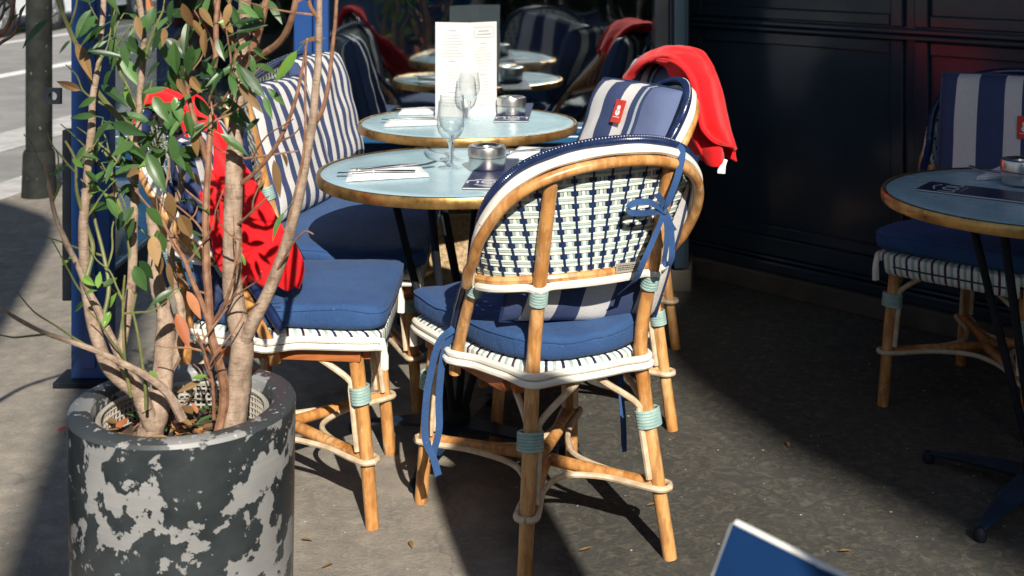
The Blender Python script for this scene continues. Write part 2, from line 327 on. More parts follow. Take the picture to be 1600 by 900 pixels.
# ------------------------------------------------------------------ shop window, dark wall
GY = 4.78; WZ = .612
sw = thing('shop_window', 'wide reflecting shop window in a blue frame behind the far round table', 'window', (0,GY,0))
def part(name, m, parent, fn, **k):
    b_ = MB(); fn(b_); o_ = b_.build(name, m, parent, **k); return o_
part('bulkhead', 'facade_blue', sw, lambda q: (q.box((-1.36,.02,0),(.60,.14,WZ-.05)), q.box((-1.36,-.015,.08),(.60,.018,.13)), q.box((-1.36,-.012,WZ-.17),(.60,.018,WZ-.14))), smooth=False, bevel=.004)
part('sill', 'facade_blue', sw, lambda q: (q.box((-1.37,-.055,WZ-.048),(.60,.10,WZ-.018)), q.box((-1.37,-.03,WZ-.016),(.60,.10,WZ+.012))), smooth=False, bevel=.006)
part('pane', 'shop_glass', sw, lambda q: q.box((-1.30,.03,WZ+.012),(-.835,.036,2.75)), smooth=False)
part('pane', 'shop_glass', sw, lambda q: q.box((-.705,.03,WZ+.012),(.545,.036,2.75)), smooth=False)
ml = part('mullion', 'blue_paint', sw, lambda q: (q.box((-.835,-.01,WZ+.013),(-.765,.07,2.75)), q.box((-.764,.004,WZ+.013),(-.705,.06,2.75))), smooth=False, bevel=.006)
part('screw', 'tag_white', ml, lambda q: [q.lathe([(.007,0),(.006,.003)], (0,0,0), 10) for k in (0,)] and None)
for ch in list(ml.children): ch.location = (-.80,-.010,1.13); ch.rotation_euler = (R(90),0,0)
c2 = ml.children[0].copy(); C.objects.link(c2); c2.parent = ml; c2.location = (-.827,-.010,1.13)
part('side_frame', 'blue_paint', sw, lambda q: q.box((-1.36,-.01,WZ+.013),(-1.30,.08,2.75)), smooth=False, bevel=.006)
part('side_frame', 'black_paint', sw, lambda q: q.box((.545,-.02,WZ+.013),(.60,.08,2.75)), smooth=False, bevel=.006)
part('head', 'blue_paint', sw, lambda q: q.box((-1.37,-.02,2.752),(.60,.12,3.3)), smooth=False)
rm = thing('dining_room', 'dim dining room seen through the shop window glass', 'room', (0,GY,0))
part('back_wall', 'room_dark', rm, lambda q: q.box((-1.36,3.6,0),(1.9,3.7,3.2)), smooth=False)
part('room_floor', 'room_dark', rm, lambda q: q.box((-1.29,.16,.0),(1.79,3.59,.05)), smooth=False)
part('side_wall', 'room_dark', rm, lambda q: q.box((-1.36,.16,.0),(-1.295,3.59,3.2)), smooth=False)
part('side_wall', 'room_dark', rm, lambda q: q.box((1.8,.6,.052),(1.9,3.59,3.2)), smooth=False)
part('room_ceiling', 'room_dark', rm, lambda q: q.box((-1.36,.16,3.205),(1.9,3.7,3.3)), smooth=False)
# angled panelled wall, right
W0 = Vector((.73,5.05,0)); wdir = Vector((.70,-.71,0)).normalized()
pw = thing('panelled_wall', 'dark navy painted wood panelled wall behind the shaded table', 'wall', W0, math.atan2(wdir.y, wdir.x))
part('backing', 'wall_paint', pw, lambda q: q.box((0,0,.10),(7,.3,3.3)), smooth=False)
def frames(q):
    for x0, x1 in ((.0,.93),(.97,1.95),(1.99,2.97),(3.01,4.0)):
        q.box((x0,-.016,.13),(x1,-.003,.20))
        for a, c in ((x0,x0+.055),(x1-.05,x1)): q.box((a,-.018,.202),(c,-.003,.985)); q.box((a,-.018,1.03),(c,-.003,2.9))
        q.box((x0+.057,-.014,.202),(x1-.052,-.003,.245)); q.box((x0+.057,-.014,.935),(x1-.052,-.003,.983)); q.box((x0+.057,-.014,1.032),(x1-.052,-.003,1.075))
part('panel_frame', 'wall_paint', pw, frames, smooth=False, bevel=.006)
part('dado_rail', 'wall_paint', pw, lambda q: (q.box((0,-.040,.987),(4,-.003,1.004)), q.box((0,-.028,1.006),(4,-.003,1.026))), smooth=False, bevel=.006)
part('base_moulding', 'wall_paint', pw, lambda q: (q.box((-.02,-.05,.075),(7,-.003,.115)), q.box((-.02,-.032,.117),(7,-.003,.129))), smooth=False, bevel=.008)
part('plinth', 'plinth_stone', pw, lambda q: q.box((-.03,-.075,0),(7,.28,.073)), smooth=False, bevel=.006)
pl = thing('pilaster', 'narrow dark pilaster between the shop window and the panelled wall', 'pilaster', (.665,4.93,0))
part('shaft', 'wall_paint', pl, lambda q: (q.poly_prism([(-.063,-.17),(.005,-.19),(.065,.12),(-.063,.20)], .085, 3.3), q.box((-.052,-.212,.09),(-.008,-.193,2.9))), smooth=False, bevel=.006)
part('plinth', 'plinth_stone', pl, lambda q: q.poly_prism([(-.064,-.20),(.012,-.21),(.07,.11),(-.064,.2)], 0, .083), smooth=False, bevel=.006)
# ------------------------------------------------------------------ bistro chair / settee
HOOP = [(-1,(-.222,-.108,.632)), (-.95,(-.238,-.160,.70)), (-.84,(-.246,-.215,.79)), (-.64,(-.212,-.262,.862)), (-.34,(-.125,-.296,.906)), (0,(0,-.312,.921))]
RAIL = [(-1,(-.220,-.106,.628)), (-.9,(-.205,-.165,.634)), (-.62,(-.137,-.222,.642)), (-.3,(-.06,-.248,.645)), (0,(0,-.252,.645))]
def mirror(K): return K + [(-s_, (-p[0],p[1],p[2])) for s_, p in K[-2::-1]]
HOOP = mirror(HOOP); RAIL = mirror(RAIL)
def along(K, s_):
    for i in range(len(K)-1):
        if s_ <= K[i+1][0] or i == len(K)-2:
            a, b_ = K[max(i-1,0)], K[i]; c, d = K[i+1], K[min(i+2,len(K)-1)]
            t = (s_-b_[0])/(c[0]-b_[0]); t = min(max(t,0),1)
            P0, P1, P2, P3 = Vector(a[1]), Vector(b_[1]), Vector(c[1]), Vector(d[1])
            h = c[0]-b_[0]
            m1 = (P2-P0)*(h/max(c[0]-a[0],1e-6)); m2 = (P3-P1)*(h/max(d[0]-b_[0],1e-6))
            return P1*(2*t**3-3*t*t+1)+m1*(t**3-2*t*t+t)+P2*(-2*t**3+3*t*t)+m2*(t**3-t*t)
OUT = [(0,.266),(.12,.266),(.195,.258),(.216,.225),(.208,.12),(.196,.015),(.178,-.09),(.138,-.17),(.07,-.207),(0,-.214)]
OUT = OUT + [(-x,y) for x, y in OUT[-2:0:-1]]
def make_chair(name, label, cat, ext=0.0, ds=1.0, flatb=1.0, lx=1.0):
    root = thing(name, label, cat)
    def L(p):
        x, y, z = p; e = ext*max(-1, min(1, x/.11))
        if z > .56: y = -.25+(y+.25)*flatb if y > -.25 else y
        return Vector((x+e, y*ds, z))
    def Lb(p):
        y = -.25+(p[1]+.25)*flatb if p[1] > -.25 else p[1]; e = ext*max(-1, min(1, p[0]/.11)); return Vector((p[0]+e, y*ds, p[2]))
    def P(s_, z):
        h = along(HOOP, s_); r = along(RAIL, s_); t = (z-r.z)/max(h.z-r.z, 1e-4); return r.lerp(h, t)
    def nrm(s_, z):
        a = L(P(min(s_+.01,1), z))-L(P(max(s_-.01,-1), z)); v = L(along(HOOP, s_))-L(along(RAIL, s_)); n = a.cross(v)
        if n.length < 1e-9: return Vector((0,-1,0))
        n.normalize(); return n if n.y < 0 or abs(n.y) < .3 and n.x*s_ > 0 else -n
    # woven back
    N = 200; ss = [-1+2*i/N for i in range(N+1)]; arc = [0]; prev = None
    for s_ in ss:
        h = along(HOOP, s_); r = along(RAIL, s_); q = L((h+r)/2)
        if prev is not None: arc.append(arc[-1]+(q-prev).length)
        prev = q
    def s_at(a):
        for i in range(N):
            if arc[i+1] >= a: return ss[i]+(ss[i+1]-ss[i])*(a-arc[i])/max(arc[i+1]-arc[i],1e-9)
        return 1
    wv = MB(); ncell = round(arc[-1]/.037); cw = arc[-1]/ncell; HP = .0272
    def vert(a, wd, m, off, z0=None, z1=None):
        s_ = s_at(a); rz = along(RAIL, s_).z; hz = along(HOOP, s_).z
        lo = max(rz, z0 or rz); hi = min(hz-.008, z1 or hz)
        if hi-lo < .006: return
        n_ = max(2, int((hi-lo)/.0068)); rows = []
        for k in range(n_+1):
            z = lo+(hi-lo)*k/n_; c = L(P(s_, z)); nn = nrm(s_, z); tg = (L(P(min(s_+.004,1), z))-L(P(max(s_-.004,-1), z))).normalized()
            ph = math.cos(2*math.pi*(z-.640)/HP)*(-.0012 if off is None else 0); o_ = (off or 0)+ph
            rows.append([c-tg*wd/2+nn*o_, c+nn*(o_+.0007), c+tg*wd/2+nn*o_])
        wv.grid(rows, m)
    for c_ in range(ncell):
        a0 = (c_+.5)*cw
        vert(a0, .0052, 2, .0042)
        for dx, m in ((.29,1),(.5,0),(.71,1)): vert(a0+dx*cw-(cw if dx > .5 and c_ == ncell-1 else 0), .0070, m, None)
    zz = .640
    while zz < .915:
        for dz, m in ((0,0),(.0056,1),(.0112,0)):
            z = zz+dz; run = []
            for i in range(N+1):
                s_ = ss[i]
                if along(RAIL, s_).z-.002 <= z <= along(HOOP, s_).z-.006:
                    c = L(P(s_, z)); nn = nrm(s_, z); ph = .0016; run.append([c+nn*ph-Vector((0,0,.00245)), c+nn*(ph+.0008), c+nn*ph+Vector((0,0,.00245))])
                elif run:
                    if len(run) > 2: wv.grid(run, m)
                    run = []
            if len(run) > 2: wv.grid(run, m)
        for c_ in range(ncell): vert((c_+.5)*cw, .0148, 2, .0030, zz+.0142, zz+.0142+.0098)
        zz += HP
    wv.build('back_weave', ['white_strip','sage_strip','navy_strip'], root)
    # hoop: navy rope in front, white binding, cane behind
    samp = [-1+2*i/64 for i in range(65)]
    def hoop(off_n, off_d): 
        o_ = []
        for s_ in samp:
            h = along(HOOP, s_); dn = along(RAIL, s_)-h; dn = dn.normalized() if dn.length > .03 else Vector((0,.2,-1)).normalized()
            k_ = min(1, max(0, (1-abs(s_))/.06)); o_.append(L(h+dn*off_d*(k_ if off_d > .01 else 1))+nrm(s_, h.z)*off_n)
        return o_
    stub = lambda sg: [(sg*.222,-.108,.632), (sg*.219,-.06,.545), (sg*.210,.012,.40)]
    q = MB(); q.tube(hoop(.033,.025), .0118, 10); hp = q.build('back_hoop', 'cane', root)
    ax = hoop(.004,-.009); pts = [Lb((-.210,.020,.455)), Lb((-.222,-.045,.56))]+ax[1:-1]+[Lb((.222,-.045,.56)), Lb((.210,.020,.455))]
    pts = [p+Vector((0,.014 if i in (0,1,len(pts)-1,len(pts)-2) else 0,0)) for i, p in enumerate(pts)]
    dense = cr(pts, 5); q = MB()
    K = len(dense); q.tube(dense, lambda t: .0112+.0012*(int(t*K) % 2 == 0), 10); 
    for k in range(3, K-3, 3):
        p = dense[k]; t = (dense[k+1]-dense[k-1]).normalized()
        if p.z < .6: continue
        nn = nrm(0,.9); up_ = Vector((0,0,1)); e = (up_-t*up_.dot(t)).normalized()*.0100+Vector((0,-.0064,0))
        mt = Matrix.Translation(p+e); q.box((-.0009,-.0009,-.0009),(.0009,.0009,.0009), 1, mt)
    q.build('rope_binding', ['navy_rope','tag_white'], hp)
    q = MB(); q.tube(hoop(.021,.004), lambda t: .0098+.0008*math.sin(t*37), 8, flat=1.2); q.build('white_binding', 'white_rattan', hp)
    # lower back rail: cane and white strip
    rl = [L(along(RAIL, s_))+nrm(s_,.7)*.004+Vector((0,0,-.002)) for s_ in samp]; q = MB(); q.tube(rl, .0098, 8); br = q.build('back_rail', 'cane', root)
    rw = []
    for s_ in samp:
        bump = sum(.016*math.exp(-((abs(s_)-.60)/.05)**2) for _ in (0,))
        rw.append(L(along(RAIL, s_))+nrm(s_,.7)*(.013+bump)+Vector((0,0,-.014)))
    q = MB(); q.tube(rw, .0082, 8); q.build('rail_binding', 'white_rattan', br)
    # legs
    full = ext; ext = ext*lx
    def rings(q, c, ax_, r1, n_=6, step=.0064, m=0):
        ax_ = Vector(ax_).normalized(); sx = ax_.cross(Vector((0,1,0))).normalized(); sy = ax_.cross(sx)
        for k in range(n_):
            ctr = Vector(c)+ax_*step*(k-(n_-1)/2)
            q.tube([ctr+sx*math.cos(a)*r1[0]+sy*math.sin(a)*r1[1] for a in [2*math.pi*i/20 for i in range(20)]], .0037, 6, m, closed=True)
    ctrz = .155
    LEGS = {(-1,-1):[(-.178,-.247,0),(-.150,-.218,.25),(-.132,-.2,.455),(-.138,-.245,.65),(-.143,-.304,.872)], (-1,1):[(-.205,.242,0),(-.194,.222,.22),(-.182,.196,.425)]}
    for sg in (-1, 1):
        for fr in (-1, 1):
            pts = cr([L((p[0]*(-sg),p[1],p[2])) for p in LEGS[(-1,fr)]], 5); q = MB()
            node = rnd.random()
            q.tube(pts, lambda t: .0158-(.0012 if fr < 0 else -.001)*t + .0011*max(0,1-abs((t*3+node) % 1-.5)*14), 12); lg = q.build('leg', 'cane', root)
            def on(z):
                for a, c in zip(pts, pts[1:]):
                    if a.z <= z <= c.z: return a.lerp(c, (z-a.z)/(c.z-a.z))
            q = MB(); rings(q, on(.30), on(.34)-on(.26), (.0265,.0205)); 
            q.build('leg_binding', 'teal_binding', lg)
            if fr < 0: q = MB(); rings(q, on(.606), on(.63)-on(.58), (.0168,.0168), 6); q.build('upper_binding', 'teal_binding', lg)
            # two braces
            inx = Vector((-1 if pts[0].x > 0 else 1, 0, 0)); iny = Vector((0, -fr, 0))
            for d_ in (inx, iny):
                a = on(.405); q = MB()
                q.tube(cr([a+d_*.125+Vector((0,0,.012)), a+d_*.10+Vector((0,0,-.012)), on(.335)+d_*.025, on(.30)+d_*.0215, on(.172)+d_*.021], 6), .0072, 8)
                q.build('brace', 'cane_pale', root)
    ext = full
    for sg in (-1, 1):
        q = MB(); q.tube(cr([Lb((sg*.216,-.116,.636)), Lb((sg*.217,-.055,.545)), Lb((sg*.2145,.010,.42)), Lb((sg*.2135,.022,.378))], 6), .0132, 12); ps = q.build('back_post', 'cane', root)
        q = MB(); rings(q, Lb((sg*.217,-.094,.598)), Vector((0,-.058*flatb,.09)), (.0150,.0150), 5); q.build('post_binding', 'teal_binding', ps)
    ext = full*lx
    # stretcher: four spokes to the centre and thin rattan looped from leg to leg
    foot = lambda sx, fr, z: L(((.162 if fr < 0 else .1985)*sx, (-.230 if fr < 0 else .229), z))
    q = MB()
    for sx in (-1, 1):
        for fr in (-1, 1):
            a = foot(sx, fr, ctrz); cn = L((sx*.012, fr*.02, ctrz+.006)); cn.x = cn.x*.6; dr = (a-cn).normalized()
            q.tube([a+dr*.002, a.lerp(cn,.5), cn], .0135, 10)
    st = q.build('stretcher', 'cane', root); q = MB()
    CR = [(1,1),(1,-1),(-1,-1),(-1,1)]
    for i in range(4):
        A, B = CR[i], CR[(i+1) % 4]; a, b_ = foot(*A, ctrz), foot(*B, ctrz); c = L((0,0,ctrz)); mid = (a+b_)/2
        oa, ob = (a-c).normalized(), (b_-c).normalized(); pa = Vector((-oa.y,oa.x,0)); pb = Vector((-ob.y,ob.x,0))
        if pa.dot(mid-a) < 0: pa = -pa
        if pb.dot(mid-b_) < 0: pb = -pb
        q.tube(cr([a+oa*.0235, a+oa*.012+pa*.020, a-oa*.03+pa*.0215, a.lerp(c,.45)+pa*.020, c.lerp(mid,.42), b_.lerp(c,.45)+pb*.020, b_-ob*.03+pb*.0215, b_+ob*.012+pb*.020, b_+ob*.0235], 6), .0068, 8)
    q.build('stretcher_binding', 'cane_pale', st)
    ext = full
    # seat
    o2 = cr([L((x,y,0)) for x, y in OUT], 6, True); n_ = len(o2)
    cen = Vector((0,0,0))
    def inset(p, k): return p + (cen-p).normalized()*k
    q = MB(); prof = [(.020,.418),(.004,.424),(.001,.434),(.006,.443),(.022,.4465),(.06,.447)]
    q.rings([[inset(p,k)+Vector((0,0,z)) for p in o2] for k, z in prof]); seat = q.build('seat', 'cane', root)
    q = MB(); L_ = [0]
    for i in range(n_): L_.append(L_[-1]+(o2[(i+1) % n_]-o2[i]).length)
    def o_at(a):
        a %= L_[-1]
        for i in range(n_):
            if L_[i+1] >= a: return o2[i].lerp(o2[(i+1) % n_], (a-L_[i])/max(L_[i+1]-L_[i],1e-9))
    cnt = round(L_[-1]/.0185)
    for k in range(cnt*2):
        a = L_[-1]*k/(cnt*2); p = o_at(a); tg = (o_at(a+.004)-o_at(a-.004)).normalized(); nav = k % 4 == 1
        if k % 4 == 3: wd, m = .0088, 1
        elif nav: wd, m = .0048, 2
        else: wd, m = .0112, 0
        pr = [(.060,.4485),(.026,.4495),(.008,.4475),(-.0015,.441),(-.003,.430),(-.002,.420)]
        if p.y > .232*ds and abs(p.x) < .19+ext: pr += [(-.001,.405),(.002,.391),(.010,.384)]
        q.grid([[inset(p,kk)-tg*wd/2+Vector((0,0,z)), inset(p,kk-.0012)+Vector((0,0,z+.0008)), inset(p,kk)+tg*wd/2+Vector((0,0,z))] for kk, z in pr], m)
    xx = .185+ext; q.grid([[Vector((xx*(2*i/40-1), .2705*ds-.010*ds*abs(2*i/40-1)**6, z)) for i in range(41)] for z in (.4135,.4085)], 2)
    q.build('seat_weave', ['white_strip','sage_strip','navy_strip'], seat)
    half = [i for i in range(n_)]
    # double white rail down at the front corners, round the sides and rear
    start = min(half, key=lambda i: (o2[i]-L((.205,.248,0))).length); end = min(half, key=lambda i: (o2[i]-L((-.205,.248,0))).length)
    path = o2[start:end+1] if end > start else o2[start:]+o2[:end+1]
    posts = [L((.132,-.2,0)), L((-.132,-.2,0)), Lb((.210,.0,0)), Lb((-.210,.0,0))]
    for row, (dz, off, drop) in enumerate(((.433,.007,.066),(.4175,.011,.052))):
        rr = []
        for p in path:
            e = (p-cen).normalized(); bump = sum(.040*math.exp(-((p-t).length/.040)**2) for t in posts)
            rr.append(p+e*(off+bump)+Vector((0,0,dz)))
        f0 = rr[0]; f1 = rr[-1]
        pre = [f0+Vector((0,.010+.002*row,-drop)), f0+Vector((0,.012,-.022)), f0+Vector((0,.008,-.004))]
        post = [f1+Vector((0,.008,-.004)), f1+Vector((0,.012,-.022)), f1+Vector((0,.010+.002*row,-drop))]
        q = MB(); q.tube(pre+rr[2:-2]+post, .0076, 8); q.build('seat_rail', 'white_rattan', root)
    q = MB()
    for a, c in (((.197,.215),(.160,-.13)),((-.197,.215),(-.160,-.13))):
        a = L((*a,.392)); c = L((*c,.392)); q.strip([a,c], (0,0,1), .026, .018)
    a, c = L((.185,.226,.392)), L((-.185,.226,.392)); q.strip([a,c], (0,0,1), .026, .016); a, c = L((.15,-.145,.392)), L((-.15,-.145,.392)); q.strip([a,c], (0,0,1), .026, .016)
    q.build('seat_frame', 'red_wood', root, smooth=False)
    return root
CHG = 'woven cane armchairs on the terrace'
def place(o, x, y, f, lab):
    o.location = (x, y, 0); o.rotation_euler = (0,0,math.atan2(-f[0], f[1])); o['label'] = lab; o['group'] = CHG; return o
proto = make_chair('bistro_chair', '', 'chair')
CH = {}
spots = [('main',.074,2.85,(-.443,.896),'woven cane chair with its sunlit back to us, drawn up to the nearest round table'),
         ('left',-.560,3.05,(1,0),'woven cane chair facing right behind the planter, one red blanket over its back'),
         ('mid',.175,3.56,(-.993,-.10),'woven cane chair with a red-tagged striped cushion, just behind the nearest chair'),
         ('rear',.285,4.25,(-1,-.02),'woven cane chair hidden under the red blanket beside the shop window'),
         ('dark',1.38,3.63,(-.67,-.74),'woven cane chair in deep shade behind the right table')]
for i, (k, x, y, f, lab) in enumerate(spots):
    CH[k] = place(proto if i == 0 else copy_tree(proto), x, y, f, lab)
settee = make_chair('woven_settee', 'long woven cane settee along the left side of the far round table', 'settee', .45, .92, .3, .62)
settee.location = (-.49,4.025,0); settee.rotation_euler = (0,0,R(-90))
# ------------------------------------------------------------------ cushions
def seat_cushion_mesh(ext=0, ds=1, seed=0, th=.058):
    b_ = MB(); o2 = cr([(x+ext*max(-1,min(1,x/.11)), y*ds, 0) for x, y in OUT], 6, True)
    prof = [(.30,.003),(.75,.001),(.965,.003),(1.004,.009),(1.016,.018),(1.018,.036),(1.012,.046),(.985,th-.004),(.95,th-.001),(.85,th),(.6,th+.006),(.3,th+.009),(.02,th+.010)]
    RR = []
    for k, z in prof:
        ring = []
        for p in o2:
            v = Vector((p.x*k*1.01, p.y*k*1.02+.004, z)); nz = noise.noise(Vector((v.x*9+seed*7, v.y*9, z*6)))*.008+noise.noise(Vector((v.x*30, v.y*16+seed, z*30)))*.0034
            ring.append(v+Vector((nz*.6*(k > .9), nz*.6*(k > .9), nz*(1 if z > .02 else 0))))
        RR.append(ring)
    b_.rings(RR); b_.tube([p for i, p in enumerate(RR[6]) if i % 2 == 0], .0028, 6, closed=True); return b_
SCG = 'plain blue seat cushions'
def seat_cushion(ch, lab, ext=0, ds=1, seed=0):
    o_ = seat_cushion_mesh(ext, ds, seed).build('seat_cushion', 'blue_canvas', angle=80); tag(o_, lab, 'seat cushion', SCG)
    o_.location = Vector(ch.location)+Vector((0,0,.4515)); o_.rotation_euler = ch.rotation_euler.copy(); return o_
SCU = {}
SCU['main'] = seat_cushion(CH['main'], 'blue seat cushion with hanging ribbon ties on the nearest chair', seed=1)
SCU['left'] = seat_cushion(CH['left'], 'sunlit blue seat cushion behind the planter, under the end of a red blanket', seed=2)
SCU['mid'] = seat_cushion(CH['mid'], 'blue seat cushion on the chair just behind the nearest chair', seed=3)
SCU['rear'] = seat_cushion(CH['rear'], 'blue seat cushion on the chair under the right red blanket', seed=4)
SCU['dark'] = seat_cushion(CH['dark'], 'dark blue seat cushion in the shade behind the right table', seed=5)
SCU['settee'] = seat_cushion(settee, 'long blue seat cushion on the settee by the far table', .45, .92, 6)
def pillow_mesh(a=.21, h=.20, T=.055, seed=0):
    b_ = MB(); n_ = 26; uv = []
    for side in (1, -1):
        rows = []
        for j in range(n_+1):
            row = []
            for i in range(n_+1):
                u = -1+2*i/n_; v = -1+2*j/n_; e = max(0,(1-abs(u)**5))**.45*max(0,(1-abs(v)**5))**.45
                cx = 1-.045*(1-abs(v)**2)*0-.02*(v*v); cyy = 1-.02*(u*u)
                wr = noise.noise(Vector((u*2.2+seed*3, v*2.2, side)))*.010*e
                row.append(Vector((u*a*cx, side*T*e+wr, v*h*cyy))); uv.append(((u+1)/2, (v+1)/2))
            rows.append(row if side == 1 else row)
        st = len(b_.v); b_.grid(rows)
        if side == 1: b_.f = [tuple(reversed(f)) for f in b_.f]
    return b_, uv
def pillow(lab, loc, face, lean, stripes, seed=0, grp='striped back cushions', a=.21, h=.2, twist=0, tagged=False, T=.055):
    b_, uv = pillow_mesh(a, h, T, seed); o_ = b_.build('striped_cushion', stripes, uv=uv, angle=75); tag(o_, lab, 'cushion', grp)
    q = MB(); n_ = 30; loop = []
    for k in range(4*n_):
        s_, t = divmod(k, n_); t = -1+2*t/n_; u, v = ((t,-1),(1,t),(-t,1),(-1,-t))[s_]; loop.append((u*a*(1-.02*v*v)*1.0, 0, v*h*(1-.02*u*u)))
    q.tube(loop, .004, 6, closed=True); q.build('piping', 'navy_strip', o_)
    f = Vector((face[0], face[1], 0)).normalized()
    rot = Matrix.Rotation(math.atan2(-f.x, f.y), 4, 'Z') @ Matrix.Rotation(lean, 4, 'X') @ Matrix.Rotation(twist, 4, 'Y')
    o_.matrix_world = Matrix.Translation(loc) @ rot
    if tagged:
        t = MB(); t.box((-.022,0,-.034),(.022,.002,.034)); tg = t.build('label_tag', 'tag_red', o_, smooth=False); tg.location = (tagged[0], T+.009, tagged[1])
        g_ = MB(); g_.lathe([(.0001,0),(.0075,.0),(.0075,.0006),(.0001,.0006)], (0,0,0), 18); g_.box((-.004,-.016,0),(.0025,-.004,.0006)); g_.lathe([(.0001,0),(.0095,0),(.0095,.0006),(.0001,.0006)], (0,-.014,0), 18); g_.box((-.014,-.0285,0),(.014,-.0265,.0006))
        gm = g_.build('emblem', 'tag_white', tg, smooth=False); gm.rotation_euler = (R(-90),R(180),0); gm.location = (0,.0026,.010)
        gm.rotation_euler = (R(90),0,R(180))
    return o_
def chair_pt(ch, x, y, z): return ch.matrix_basis @ Vector((x,y,z))
PIL = {}
mf = Vector((-.443,.896,0))
PIL['main'] = pillow('striped cushion tied with a blue ribbon inside the back of the nearest chair', chair_pt(CH['main'],.050,-.170,.694), mf, R(15), 'bold_stripe', 1, twist=R(7), T=.042, a=.205, h=.20)
PIL['left'] = pillow('striped cushion under the red blanket on the chair behind the planter', chair_pt(CH['left'],0,-.165,.69), (1,0), R(14), 'even_stripe', 2, T=.045)
PIL['near'] = pillow('striped cushion at the near end of the settee', Vector((-.70,3.84,.70)), (1,-.30), R(18), 'even_stripe', 3, a=.22, h=.21)
PIL['far'] = pillow('striped cushion at the far end of the settee against the window', Vector((-.655,4.38,.725)), (1,-.28), R(14), 'even_stripe', 4, a=.20, h=.215)
PIL['mid'] = pillow('navy and white striped cushion with a red tag on the chair beside the red blanket', Vector((.32,3.60,.735)), (-.84,-.54), R(22), 'wide_stripe', 5, tagged=(-.010,.095), a=.195)
PIL['rear'] = pillow('striped cushion half wrapped by the red blanket beside the window', Vector((.455,4.24,.735)), (-.95,-.32), R(18), 'wide_stripe', 6, tagged=(-.006,.035), a=.20)
PIL['dark'] = pillow('striped cushion with a red tag on the shaded chair behind the right table', Vector((1.50,3.765,.725)), (-.50,-.86), R(12), 'wide_stripe', 7, tagged=(-.052,.045), a=.205, h=.205)
# ribbon ties
def ribbon(name, pts, wd, parent, th=.0012, wdir=(1,0,0), n=8):
    q = MB(); q.strip(cr(pts, n), wdir, wd, th); o_ = q.build(name, 'blue_canvas'); o_.parent = parent
    bpy.context.view_layer.update(); o_.matrix_parent_inverse = parent.matrix_world.inverted(); return o_
kn = at(1038,330,2.605)
tie = [('tie',[at(1052,224,2.66), at(1066,236,2.635), at(1059,275,2.61), at(1043,318,2.60), kn], .014, lambda t: (1-.5*t,.2,.25+.6*t)),
       ('tie',[kn, at(1015,316,2.585), at(992,317,2.57), at(982,324,2.565), at(986,332,2.565), at(1005,333,2.58), at(1022,331,2.595), kn], .013, lambda t: (.2,.3+.4*math.sin(t*6),1)),
       ('tie',[kn, at(1034,314,2.595), at(1026,303,2.585)], .013, (1,.2,.4)),
       ('tie',[kn, at(1030,352,2.595), at(1016,385,2.582), at(1003,415,2.585), at(992,438,2.61), at(968,458,2.66)], .012, lambda t: (1,.5*math.sin(t*7),.35+.3*t)),
       ('tie',[kn, at(1042,355,2.60), at(1041,385,2.597), at(1038,408,2.61), at(1045,414,2.61), at(1050,395,2.60), at(1047,350,2.60), kn], .013, lambda t: (1,.3+.4*math.sin(t*5),.1)),
       ('tie',[kn, at(1046,348,2.60), at(1054,361,2.60)], .012, (.7,0,.6))]
for nm, p, wd, wdr in tie: ribbon(nm, p, wd, PIL['main'], wdir=wdr)
q = MB(); q.lathe([(.001,-.008),(.007,-.005),(.0085,0),(.007,.005),(.001,.008)], (0,0,0), 12); k_ = q.build('knot', 'blue_canvas'); k_.location = kn; k_.parent = PIL['main']; bpy.context.view_layer.update(); k_.matrix_parent_inverse = PIL['main'].matrix_world.inverted()
for p in ([at(722,508,2.77), at(703,518,2.755), at(684,540,2.75), at(668,610,2.755), at(664,680,2.765), at(677,715,2.77), at(685,743,2.77)],
          [at(722,510,2.78), at(706,522,2.765), at(692,560,2.765), at(686,620,2.77), at(686,670,2.775), at(678,705,2.78), at(676,722,2.785)]):
    ribbon('tie', p, .016, SCU['main'], wdir=(1,.3,0))
ribbon('tie', [at(985,490,2.80), at(972,535,2.82), at(970,600,2.83), at(974,660,2.83), at(975,706,2.83)], .014, SCU['main'], wdir=(1,.4,0))
